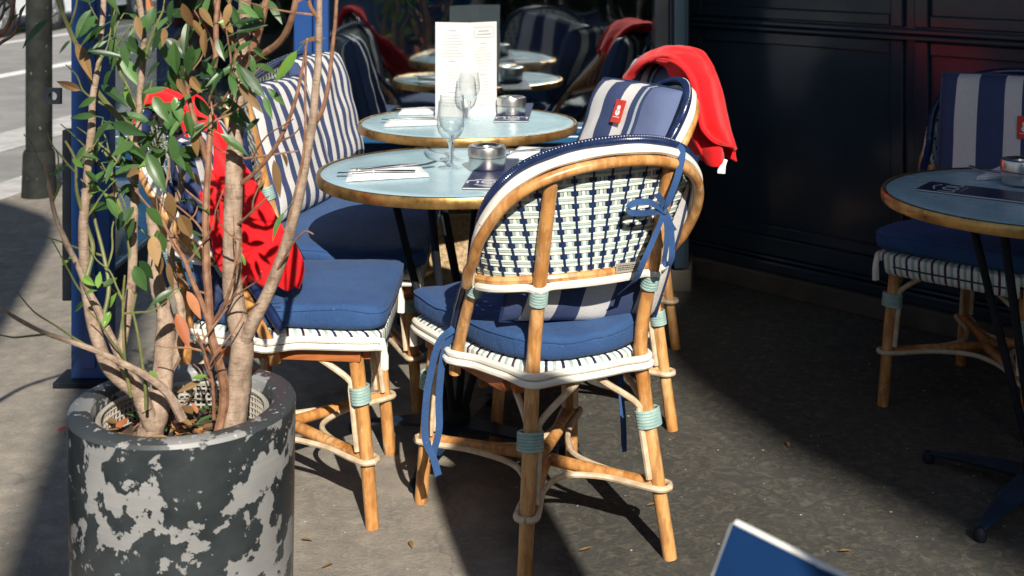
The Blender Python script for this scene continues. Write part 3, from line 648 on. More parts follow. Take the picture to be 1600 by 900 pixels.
# ------------------------------------------------------------------ round tables
def make_table(label):
    t = thing('round_table', label, 'table', group='round brass-rimmed tables')
    q = MB(); q.lathe([(.001,.7283),(.3,.7285),(.352,.729),(.355,.727),(.355,.712),(.001,.712)], (0,0,0), 72); q.build('tabletop', 'pale_blue_enamel', t)
    q = MB(); q.lathe([(.3555,.7035),(.364,.704),(.366,.708),(.366,.724),(.3635,.7305),(.3575,.732),(.3545,.7300)], (0,0,0), 96, cap=False); q.build('rim', 'brass', t)
    q = MB(); q.lathe([(.001,.056),(.035,.058),(.042,.075),(.038,.10),(.022,.112),(.001,.114)], (0,0,0), 20); q.build('hub', 'iron', t); q = MB(); q.lathe([(.19,.695),(.21,.711)], (0,0,0), 24); q.build('mounting_plate', 'iron', t)
    for k in range(4):
        a = R(45+90*k); u = Vector((math.cos(a), math.sin(a), 0)); q = MB()
        for d_ in (0,):
            n_ = Vector((-u.y,u.x,0))*d_; q.tube([u*.19+n_+Vector((0,0,.70)), u*.125+n_+Vector((0,0,.46)), u*.025+n_*.9+Vector((0,0,.10))], .0105, 10)
        q.build('strut', 'iron', t)
    for k in range(4):
        a = R(45+90*k); u = Vector((math.cos(a), math.sin(a), 0)); n_ = Vector((-u.y,u.x,0)); q = MB(); RR = []
        for r_, wd, z, th in ((.02,.040,.066,.022),(.10,.036,.060,.016),(.20,.024,.046,.012),(.29,.013,.030,.010)):
            c = u*r_+Vector((0,0,z)); RR.append([c+n_*wd, c-n_*wd, c-n_*wd*.55-Vector((0,0,th)), c+n_*wd*.55-Vector((0,0,th))])
        q.rings(RR); ft = q.build('foot', 'blue_iron', t, smooth=False, bevel=.003); q = MB(); q.lathe([(.001,0),(.012,.001),(.015,.009),(.014,.022),(.008,.031),(.001,.032)], u*.292, 14); q.build('foot_cap', 'iron', ft)
    return t
T1 = make_table('round pale blue table with brass rim nearest to us, in front of the settee'); T1.location = (-.15,3.31,0)
T2 = copy_tree(T1); T2.location = (-.147,4.17,0); T2['label'] = 'round pale blue table with brass rim holding the standing menu by the window'
T3 = copy_tree(T1); T3.location = (1.262,2.98,0); T3['label'] = 'round table in deep shade at the right edge'; T3.rotation_euler = (0,0,R(-3)); T1.rotation_euler = (0,0,R(28)); T2.rotation_euler = (0,0,R(10))
TZ = .7290
# ------------------------------------------------------------------ things on the tables
def make_glass(lab):
    o_ = thing('wine_glass', lab, 'glass', group='stemmed wine glasses'); q = MB()
    q.lathe([(.001,.070),(.010,.072),(.022,.080),(.032,.095),(.0372,.113),(.0375,.130),(.0348,.155),(.0322,.178)], (0,0,0), 36, cap=False)
    q.lathe([(.0313,.178),(.0340,.155),(.0366,.130),(.0363,.113),(.031,.096),(.021,.082),(.001,.074)], (0,0,0), 36, cap=False)
    q.tube([Vector((.0317*math.cos(a), .0317*math.sin(a), .178)) for a in [2*math.pi*i/36 for i in range(36)]], .0007, 6, closed=True); q.build('bowl', 'clear_glass', o_)
    q = MB(); q.lathe([(.001,.0705),(.0085,.070),(.0055,.060),(.0042,.045),(.0042,.025),(.0055,.012),(.001,.0115)], (0,0,0), 28); q.build('stem', 'solid_glass', o_); q = MB(); q.lathe([(.0056,.0122),(.012,.0065),(.030,.0025),(.034,.0012),(.0335,.0003)], (0,0,0), 28, cap=False); q.build('foot', 'clear_glass', o_); return o_
g1 = make_glass('front one of the two stemmed wine glasses on the nearest table'); g1.location = onz(704,262,TZ)
g2 = copy_tree(g1); g2.location = onz(706,249,TZ); g2['label'] = 'rear one of the two stemmed wine glasses on the nearest table'
g3 = copy_tree(g1); g3.location = onz(733,187,TZ); g3['label'] = 'stemmed wine glass standing in front of the white menu'; g3.scale = (1,1,.9)
def make_ashtray(lab):
    o_ = thing('ashtray', lab, 'ashtray', group='round metal ashtrays'); q = MB()
    q.lathe([(.001,.0),(.046,.0),(.0485,.003),(.0485,.029),(.047,.0305)], (0,0,0), 48); q.build('bowl', 'steel', o_)
    q = MB(); q.lathe([(.0475,.0315),(.0505,.0325),(.0508,.054),(.049,.0585),(.044,.060),(.034,.0595),(.0265,.055),(.024,.047),(.0235,.038)], (0,0,0), 48, cap=False); q.build('lid', 'steel', o_)
    q = MB(); q.lathe([(.001,.0382),(.0234,.0382)], (0,0,0), 30, cap=False); q.build('opening', 'black_paint', o_); return o_
a1 = make_ashtray('steel ashtray on the navy booklet of the nearest table'); a1.location = onz(761,266,TZ)+Vector((0,0,.0065))
a2 = copy_tree(a1); a2.location = onz(799,181,TZ)+Vector((0,0,.0065)); a2['label'] = 'steel ashtray beside the standing white menu'
a3 = copy_tree(a1); a3.location = onz(1597,290,TZ)+Vector((0,0,.0065)); a3['label'] = 'steel ashtray on the shaded right table'
def booklet(lab, p0, p1, wd, lo=None, flip=1):
    a = Vector(p0); d_ = (Vector(p1)-a); ln = d_.length; d_.normalize(); n_ = Vector((-d_.y*flip, d_.x*flip, 0)); o_ = thing('booklet', lab, 'booklet', a, group='slim navy menu booklets')
    X = Matrix(((d_.x,n_.x,0,0),(d_.y,n_.y,0,0),(0,0,1,0),(0,0,0,1)))
    for nm, z0, z1, m_, tilt in (('cover',.0004,.0012,'navy_card',0),('pages',.0014,.0042,'paper',.0),('cover',.0044,.0054,'navy_card',.0)):
        q = MB(); q.box((0.001*(nm == 'pages'),.001*(nm == 'pages'),z0),(ln-.001*(nm == 'pages'),wd-.001*(nm == 'pages'),z1), 0, X); c_ = q.build(nm, m_, o_, smooth=False)
    me = text_mesh('LOU', wd*.50); me.materials.append(M['ink_light']); t = bpy.data.objects.new('lettering', me); C.objects.link(t); t.parent = c_
    rot = math.atan2(n_.y, n_.x) + (math.pi if flip < 0 else 0)
    t.location = X @ Vector((.088,wd*.5,.0058)); t.rotation_euler = (0,0,rot if flip > 0 else rot)
    q = MB(); q.tube([X @ Vector((.036-.010*math.sin(k/8*math.pi), wd*(.25+.5*k/8), .0058)) for k in range(9)], .0022, 6, flat=.25); q.box((.098,wd*.2,.0055),(.1,wd*.8,.0059), 0, X); q.build('logo', 'ink_light', c_)
    return o_
noisy('ink_light', (.50,.52,.60), (.56,.58,.66), 40, .6)
booklet('slim navy booklet under the ashtray of the nearest table', onz(722,296,TZ), onz(757,243,TZ), .105, flip=-1)
booklet('slim navy booklet under the ashtray beside the white menu', onz(771,191,TZ), onz(785,163,TZ), .115, flip=-1)
booklet('slim navy booklet on the shaded right table', onz(1431,298,TZ), onz(1600,319,TZ)+Vector((.10,-.07,0)), .112)
def napkin(lab, P, fold=1):
    P = [Vector(p)+Vector((0,0,.0005)) for p in P]; q = MB(); c = sum(P, Vector())/4
    for L_ in range(3):
        RR = []; sc = 1-.012*L_
        for i in range(9):
            row = []
            for j in range(9):
                u, v = i/8, j/8; p = (P[0].lerp(P[1],u)).lerp(P[3].lerp(P[2],u), v); p = c+(p-c)*sc
                row.append(p+Vector((0,0,.0006+.0028*L_+.0016*abs(noise.noise(Vector((u*3,v*3,L_)))))))
            RR.append(row)
        q.grid(RR)
    o_ = q.build('napkin', 'napkin_paper'); md = o_.modifiers.new('thick', 'SOLIDIFY'); md.thickness = .0016; md.offset = -1; tag(o_, lab, 'napkin', 'white paper napkins'); return o_
def cutlery(kind, lab, a, d_, z=.011, L_=.20):
    a = Vector(a)+Vector((0,0,z)); e = Vector((d_[0],d_[1],0)).normalized(); n_ = Vector((-e.y,e.x,0)); o_ = thing(kind, lab, kind, a, group='pieces of steel cutlery')
    q = MB(); q.strip([e*0, e*.03, e*L_*.45+Vector((0,0,.003)), e*L_*.55+Vector((0,0,.004))], n_, lambda t: .016-.009*t, .003); q.build('handle', 'cutlery_steel', o_, bevel=.001)
    q = MB()
    if kind == 'knife': q.strip([e*L_*.55+Vector((0,0,.004)), e*L_*.75+Vector((0,0,.003)), e*L_*.95+Vector((0,0,.002)), e*L_+Vector((0,0,.002))], n_, lambda t: .012+.010*math.sin(t*2.6), .0015); q.build('blade', 'cutlery_steel', o_)
    else:
        q.strip([e*L_*.55+Vector((0,0,.004)), e*L_*.70+Vector((0,0,.0)), e*L_*.76+Vector((0,0,-.001))], n_, lambda t: .007+.016*t, .002)
        for k in (-1.5,-.5,.5,1.5): q.strip([e*L_*.76+n_*k*.0055+Vector((0,0,-.001)), e*L_*.88+n_*k*.0055+Vector((0,0,.001)), e*L_+n_*k*.0055+Vector((0,0,.007))], n_, .003, .0016)
        q.build('tines', 'cutlery_steel', o_)
    return o_
n1 = napkin('folded napkin with knife and fork at the left of the nearest table', [onz(540,285,TZ), onz(671,277,TZ), onz(652,259,TZ), onz(546,268,TZ)])
cutlery('knife', 'knife on the left napkin of the nearest table', onz(527,277,TZ), (1,.10)); cutlery('fork', 'fork with raised tines on the left napkin of the nearest table', onz(557,272,TZ), (1,.42), L_=.22)
n2 = napkin('folded napkin behind the back of the nearest chair', [onz(790,250,TZ), onz(838,251,TZ), onz(875,236,TZ), onz(812,232,TZ)])
cutlery('knife', 'knife on the napkin at the right of the nearest table', onz(795,243,TZ), (1,.35)); 
n3 = napkin('folded napkin at the front left of the far table', [onz(600,199,TZ), onz(690,196,TZ), onz(680,186,TZ), onz(606,190,TZ)])
cutlery('knife', 'knife on the front napkin of the far table', onz(596,192,TZ), (1,.08)); 
n4 = napkin('folded napkin at the back left of the far table', [onz(622,181,TZ), onz(690,179,TZ), onz(684,171,TZ), onz(628,173,TZ)])
cutlery('knife', 'knife on the rear napkin of the far table', onz(620,174,TZ), (1,.06))
n5 = napkin('white napkin with a fork on the shaded right table', [onz(1525,282,TZ), onz(1566,281,TZ), onz(1600,264,TZ), onz(1562,264,TZ)])
cutlery('fork', 'fork on the napkin of the shaded right table', onz(1600,282,TZ)+Vector((.06,-.03,0)), (-1,.85), L_=.21)
# menu card
mn = thing('menu_card', 'tall folded white menu card standing on the far table', 'menu', onz(733,186,TZ)+Vector((0,.03,0)))
def menu():
    H = .325; A = Vector((-.118,.030,0)); B = Vector((.092,.062,0))
    for nm, e, m_ in (('page',A,0),('page',B,1)):
        q = MB(); ex = e.normalized(); nn = Vector((ex.y,-ex.x,0)); nn = nn if nn.y < 0 else -nn
        q.strip([Vector((0,0,H/2)), e+Vector((0,0,H/2))], (0,0,1), H, .0008); pg = q.build(nm, 'paper', mn, smooth=False)
        t = MB(); ln = e.length; r2 = random.Random(3+m_)
        def dash(u0, u1, z, h): 
            p = [ex*u0+Vector((0,0,z)), ex*u1+Vector((0,0,z)), ex*u1+Vector((0,0,z+h)), ex*u0+Vector((0,0,z+h))]; i = t.vs([v+nn*.0009 for v in p]); t.face((i,i+1,i+2,i+3))
        z = H-.030 if m_ == 0 else H-.075
        row = 0
        while z > .03:
            hd = row % 9 == 0; wd = ln*(.22 if hd else r2.uniform(.30,.66)); cx = ln*.5; u = cx-wd/2
            while u < cx+wd/2:
                l_ = r2.uniform(.004,.011); dash(u, min(u+l_, cx+wd/2), z, .0024 if hd else .0013); u += l_+.0018
            row += 1; z -= .0105 if row % 9 else .018
            if row % 9 == 1: z -= .004
        if m_ == 1:
            fr = []
            for cx_, cz_, a0 in ((ln-.018,H-.022,0),(.024,H-.022,90),(.024,H-.048,180),(ln-.018,H-.048,270)):
                for k in range(5): a = R(a0+22.5*k); fr.append(ex*(cx_+.005*math.cos(a))+Vector((0,0,cz_+.005*math.sin(a)))+nn*.001)
            t.tube(fr, .0006, 5, closed=True)
            for zz, a_, c_ in ((H-.033,.34,.70),(H-.044,.28,.78)):
                u = ln*a_
                while u < ln*c_: dash(u, u+.006, zz, .004); u += .0085
        t.build('print', 'ink', pg, smooth=False)
menu()
# label on the chair rail of the nearest chair
lb = MB(); lb.box((-.030,-.001,-.010),(.030,.001,.010)); lo_ = lb.build('label_strip', 'canvas_beige', CH['main'], smooth=False); lo_.location = (.058,-.2655,.650); lo_.rotation_euler = (R(8),R(3),R(6))
q = MB()
for z in (.004,-.0005,-.0045):
    u = -.025
    while u < .024: l_ = rnd.uniform(.002,.006); q.box((u,-.0016,z),(u+l_,-.0012,z+.0016)); u += l_+.0014
pr = q.build('print', 'iron', lo_, smooth=False)
# ------------------------------------------------------------------ red blankets
def patch(rows, nu, nv, fold, seed, th=.007):
    R2 = [cr(r, nu) for r in rows]; cols = list(zip(*R2)); cols = [cr(c, nv) for c in cols]; out = []
    for i, c in enumerate(cols):
        o_ = []
        for j, p in enumerate(c):
            a = p; d_ = fold(i/(len(cols)-1), j/(len(c)-1)); nz = noise.noise(Vector((a.x*11+seed, a.y*11, a.z*11)))*.011+noise.noise(Vector((a.x*34, a.y*34+seed, a.z*34)))*.0035
            o_.append(a+Vector(d_)+Vector((nz*.3,-abs(nz),nz)))
        out.append(o_)
    return out
BG = 'red fleece blankets'
def blanket(lab, rows, fold, seed):
    q = MB(); q.grid(patch(rows, 10, 10, fold, seed)); o_ = q.build('blanket', 'red_fleece', angle=80); md = o_.modifiers.new('thick', 'SOLIDIFY'); md.thickness = .008; md.offset = 0
    sb = o_.modifiers.new('smooth', 'SUBSURF'); sb.levels = sb.render_levels = 1
    return tag(o_, lab, 'blanket', BG), q
rows = [[Vector((-.91,3.00,.80)), Vector((-.915,3.10,.79)), Vector((-.905,3.20,.80))],
        [Vector((-.905,2.98,.90)), Vector((-.91,3.09,.91)), Vector((-.90,3.19,.905))],
        [Vector((-.87,2.96,.948)), Vector((-.875,3.08,.96)), Vector((-.865,3.18,.953))],
        [Vector((-.80,2.95,.93)), Vector((-.795,3.06,.935)), Vector((-.78,3.16,.925))],
        [at(300,262,2.90), at(330,252,2.97), at(364,232,3.06)],
        [at(322,345,2.81), at(360,315,2.88), at(402,285,2.98)],
        [at(338,410,2.77), at(395,385,2.84), at(442,345,2.92)],
        [at(368,437,2.78), at(425,425,2.84), at(476,402,2.89)],
        [at(385,440,2.82), at(435,448,2.86), at(470,440,2.89)]]
b1, _ = blanket('red blanket spilling down the chair behind the planter onto its seat', rows, lambda u, v: (0.006*math.sin(u*16+v*3), 0, .010*math.sin(u*19+v*5)), 2)
def arc_(pts): return pts
inner = [(972,140,4.22),(988,118,4.16),(1003,104,4.12),(1018,98,4.08),(1036,106,4.03),(1047,130,3.99),(1050,162,3.97),(1054,194,3.97),(1070,228,3.97),(1096,250,3.98)]
mid1 = [(974,132,4.18),(992,108,4.10),(1010,94,4.05),(1030,87,4.00),(1053,93,3.94),(1072,120,3.90),(1082,155,3.875),(1088,195,3.865),(1096,232,3.87),(1108,256,3.88)]
mid2 = [(976,127,4.24),(996,101,4.18),(1018,86,4.13),(1044,79,4.07),(1072,84,4.01),(1096,108,3.97),(1112,150,3.94),(1119,192,3.90),(1124,228,3.905),(1128,254,3.92)]
outer = [(978,124,4.36),(1000,97,4.34),(1026,81,4.30),(1056,76,4.26),(1088,82,4.22),(1110,106,4.16),(1124,148,4.10),(1134,188,4.06),(1142,222,4.03),(1146,248,4.02)]
rows = [[at(*p) for p in r] for r in (inner, mid1, mid2, outer)]
b2, _ = blanket('red blanket draped over the chair beside the dark wall, with a white care tag', rows, lambda u, v: (.006*math.sin(v*16+u*5), -.022*math.sin(v*15+u*6), .006*math.sin(v*11)), 5)
q = MB(); q.grid([[at(*p) for p in r] for r in (((1048,150,4.05),(1062,175,4.0),(1075,205,4.0),(1090,240,4.0)),((1050,185,4.05),(1058,215,4.02),(1070,245,4.02),(1085,270,4.02)),((1055,215,4.08),(1060,235,4.06),(1068,262,4.06),(1080,276,4.06)))])
in_ = q.build('blanket_fold', 'red_fleece', b2); md = in_.modifiers.new('s', 'SUBSURF'); md.levels = md.render_levels = 2; md = in_.modifiers.new('t', 'SOLIDIFY'); md.thickness = .01
edge = [(985,121,4.20),(1003,103,4.12),(1024,93,4.03),(1050,96,3.94),(1072,112,3.875),(1084,140,3.85),(1090,172,3.84),(1098,202,3.84),(1116,222,3.85),(1146,229,3.93)]
mid_ = [(986,119,4.26),(1006,98,4.19),(1032,84,4.10),(1062,82,4.01),(1090,98,3.94),(1106,128,3.90),(1115,164,3.88),(1123,196,3.88),(1134,218,3.90),(1148,231,3.96)]
out_ = [(985,119,4.36),(1002,94,4.34),(1027,79,4.31),(1057,74,4.27),(1090,80,4.23),(1112,104,4.17),(1127,147,4.11),(1137,188,4.07),(1144,214,4.04),(1149,232,4.02)]
q = MB(); q.grid(patch([[at(*p) for p in r] for r in (edge, mid_, out_)], 10, 10, lambda u, v: (0, -.014*math.sin(v*13+2), .004*math.sin(v*15)), 9)); fl = q.build('blanket_fold', 'red_fleece', b2, angle=80); md = fl.modifiers.new('thick', 'SOLIDIFY'); md.thickness = .009; md.offset = 0
q = MB(); q.tube(cr([at(x,y,d_-.012) for x,y,d_ in edge], 8), .0045, 6); q.build('hem', 'red_fleece', b2)
q = MB(); q.strip([at(1131,248,3.925), at(1128,258,3.92), at(1127,271,3.92)], (1,0,.2), .024, .001); q.build('care_tag', 'tag_white', b2)
# ------------------------------------------------------------------ planter and shrubs
PD = 2.30; PC = Vector(((287-800)/F*PD, PD, 0)); PR, PH = .2045, .494
pt = thing('planter', 'round planter pot with flaking black paint holding the shrubs', 'planter', PC)
q = MB(); q.lathe([(.185,0),(.193,.004),(.197,.02),(PR-.001,PH-.02),(PR,PH-.008)], (0,0,0), 96, cap=False); q.build('pot', 'flaking_paint', pt)
q = MB(); q.lathe([(PR,PH-.008),(PR-.003,PH-.001),(PR-.009,PH+.001),(.170,PH+.001),(.163,PH-.003),(.160,PH-.012),(.158,PH-.10)], (0,0,0), 96, cap=False); q.build('rim', 'worn_rim', pt)
q = MB(); lr, z0, z1 = .150, PH-.17, PH-.022
for k in range(90): a = 2*math.pi*k/90; q.tube([(lr*math.cos(a),lr*math.sin(a),z0),(lr*math.cos(a),lr*math.sin(a),z1)], .0021, 5)
for k in range(15): q.tube([(lr*math.cos(a),lr*math.sin(a),z0+(z1-z0)*k/14) for a in [2*math.pi*i/60 for i in range(60)]], .0021 if k < 14 else .005, 5, closed=True)
q.build('liner_mesh', 'liner_plastic', pt)
q = MB(); RR = []
for r_ in [.001,.03,.06,.09,.12,.14,.147]: RR.append([Vector((r_*math.cos(a), r_*math.sin(a), PH-.072+.018*noise.noise(Vector((r_*20*math.cos(a), r_*20*math.sin(a), 1))))) for a in [2*math.pi*i/40 for i in range(40)]])
q.rings(RR, cap=False); q.build('soil', 'soil', pt)
def leaf(b_, base, tip, wd, m, up=None, fold=.22, curl=.12, n=8, seed=0, seg=5):
    base, tip = Vector(base), Vector(tip); e = tip-base; L_ = e.length; e.normalize(); u0 = Vector(up or (.15,-.6,.75)); sd_ = e.cross(u0)
    if sd_.length < 1e-4: sd_ = Vector((1,0,0))
    sd_.normalize(); nn = sd_.cross(e); rows = []
    for i in range(n+1):
        t = i/n; wv_ = wd*2.05*(t**.75)*((1-t)**1.05)*.56 if 0 < t < 1 else 0.0004
        c = base+e*L_*t-nn*curl*L_*(t*t-.2*t)*1.0
        row = []
        for s_ in (-1,-.55,0,.55,1): row.append(c+sd_*wv_*s_+nn*(abs(s_)*wv_*fold*1.4+.03*wv_*math.sin(9*t+s_*2+seed)))
        rows.append(row)
    b_.grid(rows, m)
LM = ['leaf_green','leaf_mid','leaf_bright','leaf_dry','leaf_orange']
q = MB(); r3 = random.Random(4)
for k in range(70):
    a = r3.uniform(0,6.28); rr_ = r3.uniform(.02,.13); p = Vector((rr_*math.cos(a), rr_*math.sin(a), PH-.055+r3.uniform(0,.012))); d_ = Vector((r3.uniform(-1,1), r3.uniform(-1,1), r3.uniform(-.2,.35))).normalized()
    leaf(q, p, p+d_*r3.uniform(.02,.05), r3.uniform(.012,.024), r3.choice([3,3,3,4,1]), up=(r3.uniform(-.5,.5),r3.uniform(-.5,.5),1), curl=r3.uniform(-.3,.3), n=4)
o_ = q.build('leaf_litter', LM, pt); o_['kind'] = 'stuff'
SOILZ = PH-.09
def stem(b_, pts, r0, r1, seg=9, n=7, wob=0):
    P_ = cr([at(*p) for p in pts], n); K = len(P_)
    P_ = [p+Vector((noise.noise(p*16+Vector((3,0,0))), noise.noise(p*16), 0))*wob for p in P_]
    b_.tube(P_, lambda t: r0+(r1-r0)*t+ (.08*r0)*noise.noise(Vector((t*14, r0*900, 0))), seg); return P_
sA = thing('shrub', 'leafy shrub with a thick gnarled stem at the left of the planter', 'shrub', PC+Vector((-.07,.0,SOILZ)), group='shrubs in the planter')
sB = thing('shrub', 'shrub with a pale forked trunk at the right of the planter', 'shrub', PC+Vector((.09,-.02,SOILZ)), group='shrubs in the planter')
sC = thing('shrub', 'thin red-stemmed shrub between the two thick trunks in the planter', 'shrub', PC+Vector((.05,.03,SOILZ)), group='shrubs in the planter')
def world_child(b_, name, m_, par, **k):
    o2 = b_.build(name, m_, None, **k); o2.parent = par; bpy.context.view_layer.update(); o2.matrix_parent_inverse = par.matrix_world.inverted(); return o2
paths = {'A': [], 'B': [], 'C': []}
def grow(key, par, name, stems, m_='bark'):
    b_ = MB()
    for pts, r0, r1, wob in stems: paths[key].append(stem(b_, pts, r0, r1, 10 if r0 > .01 else 7, 7, wob))
    return world_child(b_, name, m_, par)
noisy('twig_red', (.17,.080,.045), (.32,.17,.10), 60, .6, .4); noisy('twig_green', (.10,.13,.035), (.20,.19,.07), 40, .55, .3)
grow('A', sA, 'trunk', [([(232,690,2.27),(238,655,2.27),(247,615,2.28),(258,570,2.30),(258,520,2.31),(254,480,2.32),(246,445,2.33),(240,400,2.34),(238,330,2.36)], .026, .010, .006),
    ([(236,665,2.26),(215,615,2.24),(185,590,2.22),(165,565,2.21),(150,525,2.20),(138,470,2.20),(131,400,2.20),(133,320,2.20),(140,230,2.21),(146,150,2.22),(158,70,2.24),(162,-40,2.26)], .0155, .004, .003)])
grow('A', sA, 'branch', [([(228,640,2.24),(212,600,2.24),(188,565,2.24),(198,500,2.25),(206,430,2.26),(208,360,2.27),(212,270,2.28),(216,180,2.28),(222,110,2.28),(224,50,2.28),(212,-40,2.28)], .011, .005, .002),
    ([(215,620,2.24),(190,565,2.20),(160,500,2.18),(132,440,2.17),(108,390,2.17),(88,340,2.17),(76,290,2.17),(70,258,2.17)], .008, .0025, .003),
    ([(285,655,2.20),(262,615,2.19),(230,588,2.17),(200,572,2.15),(150,548,2.13),(75,522,2.10),(30,500,2.08),(-15,472,2.06)], .0085, .0022, .0015),
    ([(258,590,2.30),(280,545,2.31),(283,490,2.32),(270,430,2.33),(266,360,2.34),(280,300,2.36),(290,250,2.36)], .010, .005, .002)])
grow('A', sA, 'twig', [([(209,200,2.28),(188,185,2.26),(165,160,2.25),(145,130,2.24),(122,75,2.23),(108,45,2.23),(92,5,2.23),(85,-30,2.23)], .006, .003, .001),
    ([(133,440,2.18),(145,390,2.2),(135,350,2.2),(120,300,2.19),(117,250,2.19),(102,220,2.19)], .0045, .002, .001),
    ([(160,500,2.18),(170,450,2.2),(162,400,2.22),(150,350,2.23),(141,300,2.23),(138,260,2.24)], .004, .002, .001),
    ([(207,420,2.26),(196,350,2.26),(180,300,2.26),(170,250,2.26),(160,235,2.26)], .004, .002, .001),
    ([(205,620,2.2),(195,560,2.19),(192,480,2.19),(195,430,2.19)], .003, .0018, .001),
    ([(228,640,2.2),(226,590,2.19),(215,520,2.18),(205,478,2.18)], .003, .002, .001),
    ([(212,262,2.28),(240,230,2.27),(262,215,2.26)], .003, .0015, 0), ([(222,110,2.28),(236,60,2.27),(256,15,2.26)], .004, .002, .001),
    ([(216,180,2.28),(200,140,2.29),(184,100,2.3),(178,40,2.3),(172,-20,2.3)], .004, .002, .001), ([(133,320,2.2),(160,280,2.22),(185,250,2.24)], .003, .0015, 0)], 'twig_green')
grow('B', sB, 'trunk', [([(362,690,2.26),(366,650,2.26),(372,600,2.26),(378,550,2.25),(377,520,2.25),(366,470,2.25),(362,410,2.25),(364,340,2.25),(366,260,2.26),(368,190,2.27),(373,120,2.28),(380,50,2.29),(386,-60,2.30)], .0245, .0115, .003),
    ([(378,540,2.25),(395,505,2.23),(418,460,2.22),(440,405,2.21),(456,350,2.20),(470,290,2.19),(482,230,2.19),(491,170,2.18),(496,110,2.18),(498,50,2.18),(500,-50,2.18)], .0135, .005, .002)])
grow('B', sB, 'branch', [([(384,100,2.28),(400,60,2.27),(412,20,2.26),(425,-40,2.26)], .008, .006, .001), ([(380,102,2.28),(410,85,2.24),(440,62,2.2),(457,25,2.17),(466,-20,2.16)], .0075, .005, .001),
    ([(482,205,2.19),(500,180,2.18),(512,140,2.17),(518,90,2.17),(524,30,2.16),(528,-30,2.16)], .0045, .003, .0015), ([(440,400,2.21),(455,335,2.19),(472,255,2.18),(477,180,2.17),(477,72,2.16)], .003, .002, .0015),
    ([(380,98,2.28),(362,60,2.27),(345,30,2.26),(330,-20,2.25)], .007, .004, .001), ([(434,420,2.2),(455,385,2.17),(475,362,2.15),(489,366,2.14)], .0022, .0012, .0015), ([(498,30,2.18),(485,10,2.17),(478,-20,2.17)], .004, .003, 0), ([(368,292,2.26),(400,268,2.23),(435,222,2.2),(462,155,2.18),(478,75,2.17),(480,60,2.17)], .0048, .0022, .001), ([(368,250,2.26),(410,244,2.22),(466,236,2.2)], .003, .0014, .001), ([(372,350,2.24),(395,330,2.2),(420,306,2.18)], .003, .0013, .001)], 'twig_red')
grow('C', sC, 'branch', [([(340,680,2.24),(348,640,2.24),(350,595,2.23),(340,560,2.22),(330,515,2.21),(325,450,2.21),(322,380,2.21),(323,300,2.22),(326,230,2.22),(332,150,2.23),(337,80,2.23),(342,-40,2.24)], .0095, .0042, .003),
    ([(332,505,2.21),(348,480,2.19),(362,445,2.17),(372,410,2.16),(376,372,2.15)], .004, .0018, .001), ([(330,510,2.21),(305,450,2.2),(285,400,2.2),(262,360,2.2),(245,330,2.2)], .0055, .002, .002),
    ([(323,250,2.22),(308,200,2.2),(295,150,2.2),(291,90,2.2),(294,30,2.2)], .0055, .003, .001), ([(334,655,2.22),(332,600,2.2),(320,555,2.19),(308,520,2.18)], .0035, .002, .001),
    ([(325,170,2.22),(345,160,2.2),(360,140,2.19),(372,125,2.18)], .003, .0015, .001), ([(300,215,2.21),(330,192,2.2),(360,178,2.2)], .003, .002, .001)], 'twig_red')
r8 = random.Random(21); twigs = {}; fol = {'A': MB(), 'B': MB(), 'C': MB()}
for key, par in (('A',sA),('B',sB),('C',sC)):
    b_ = fol[key]; twigs[key] = []
    for _ in range(34 if key != 'B' else 16):
        P_ = r8.choice(paths[key][(1 if key == 'A' else 2 if key == 'B' else 0):]); i0 = r8.randrange(len(P_)//4, len(P_)-1); p = P_[i0]; tan = (P_[i0+1]-P_[i0]).normalized()
        v = (tan*r8.uniform(.3,1)+Vector((r8.uniform(-1,1), r8.uniform(-.6,.3), r8.uniform(-.2,.5)))).normalized(); L_ = r8.uniform(.05,.17); pts = [p]
        for q_ in range(4): v = (v+Vector((r8.uniform(-.45,.45), r8.uniform(-.3,.3), r8.uniform(-.2,.4)))).normalized(); pts.append(pts[-1]+v*L_/4)
        if pts[-1].x/pts[-1].y*F+800 > 505: continue
        pt_ = cr(pts, 3); b_.tube(pt_, lambda t: .0021-.0011*t, 5, 5 if key == 'A' else 6); twigs[key].append(pt_)
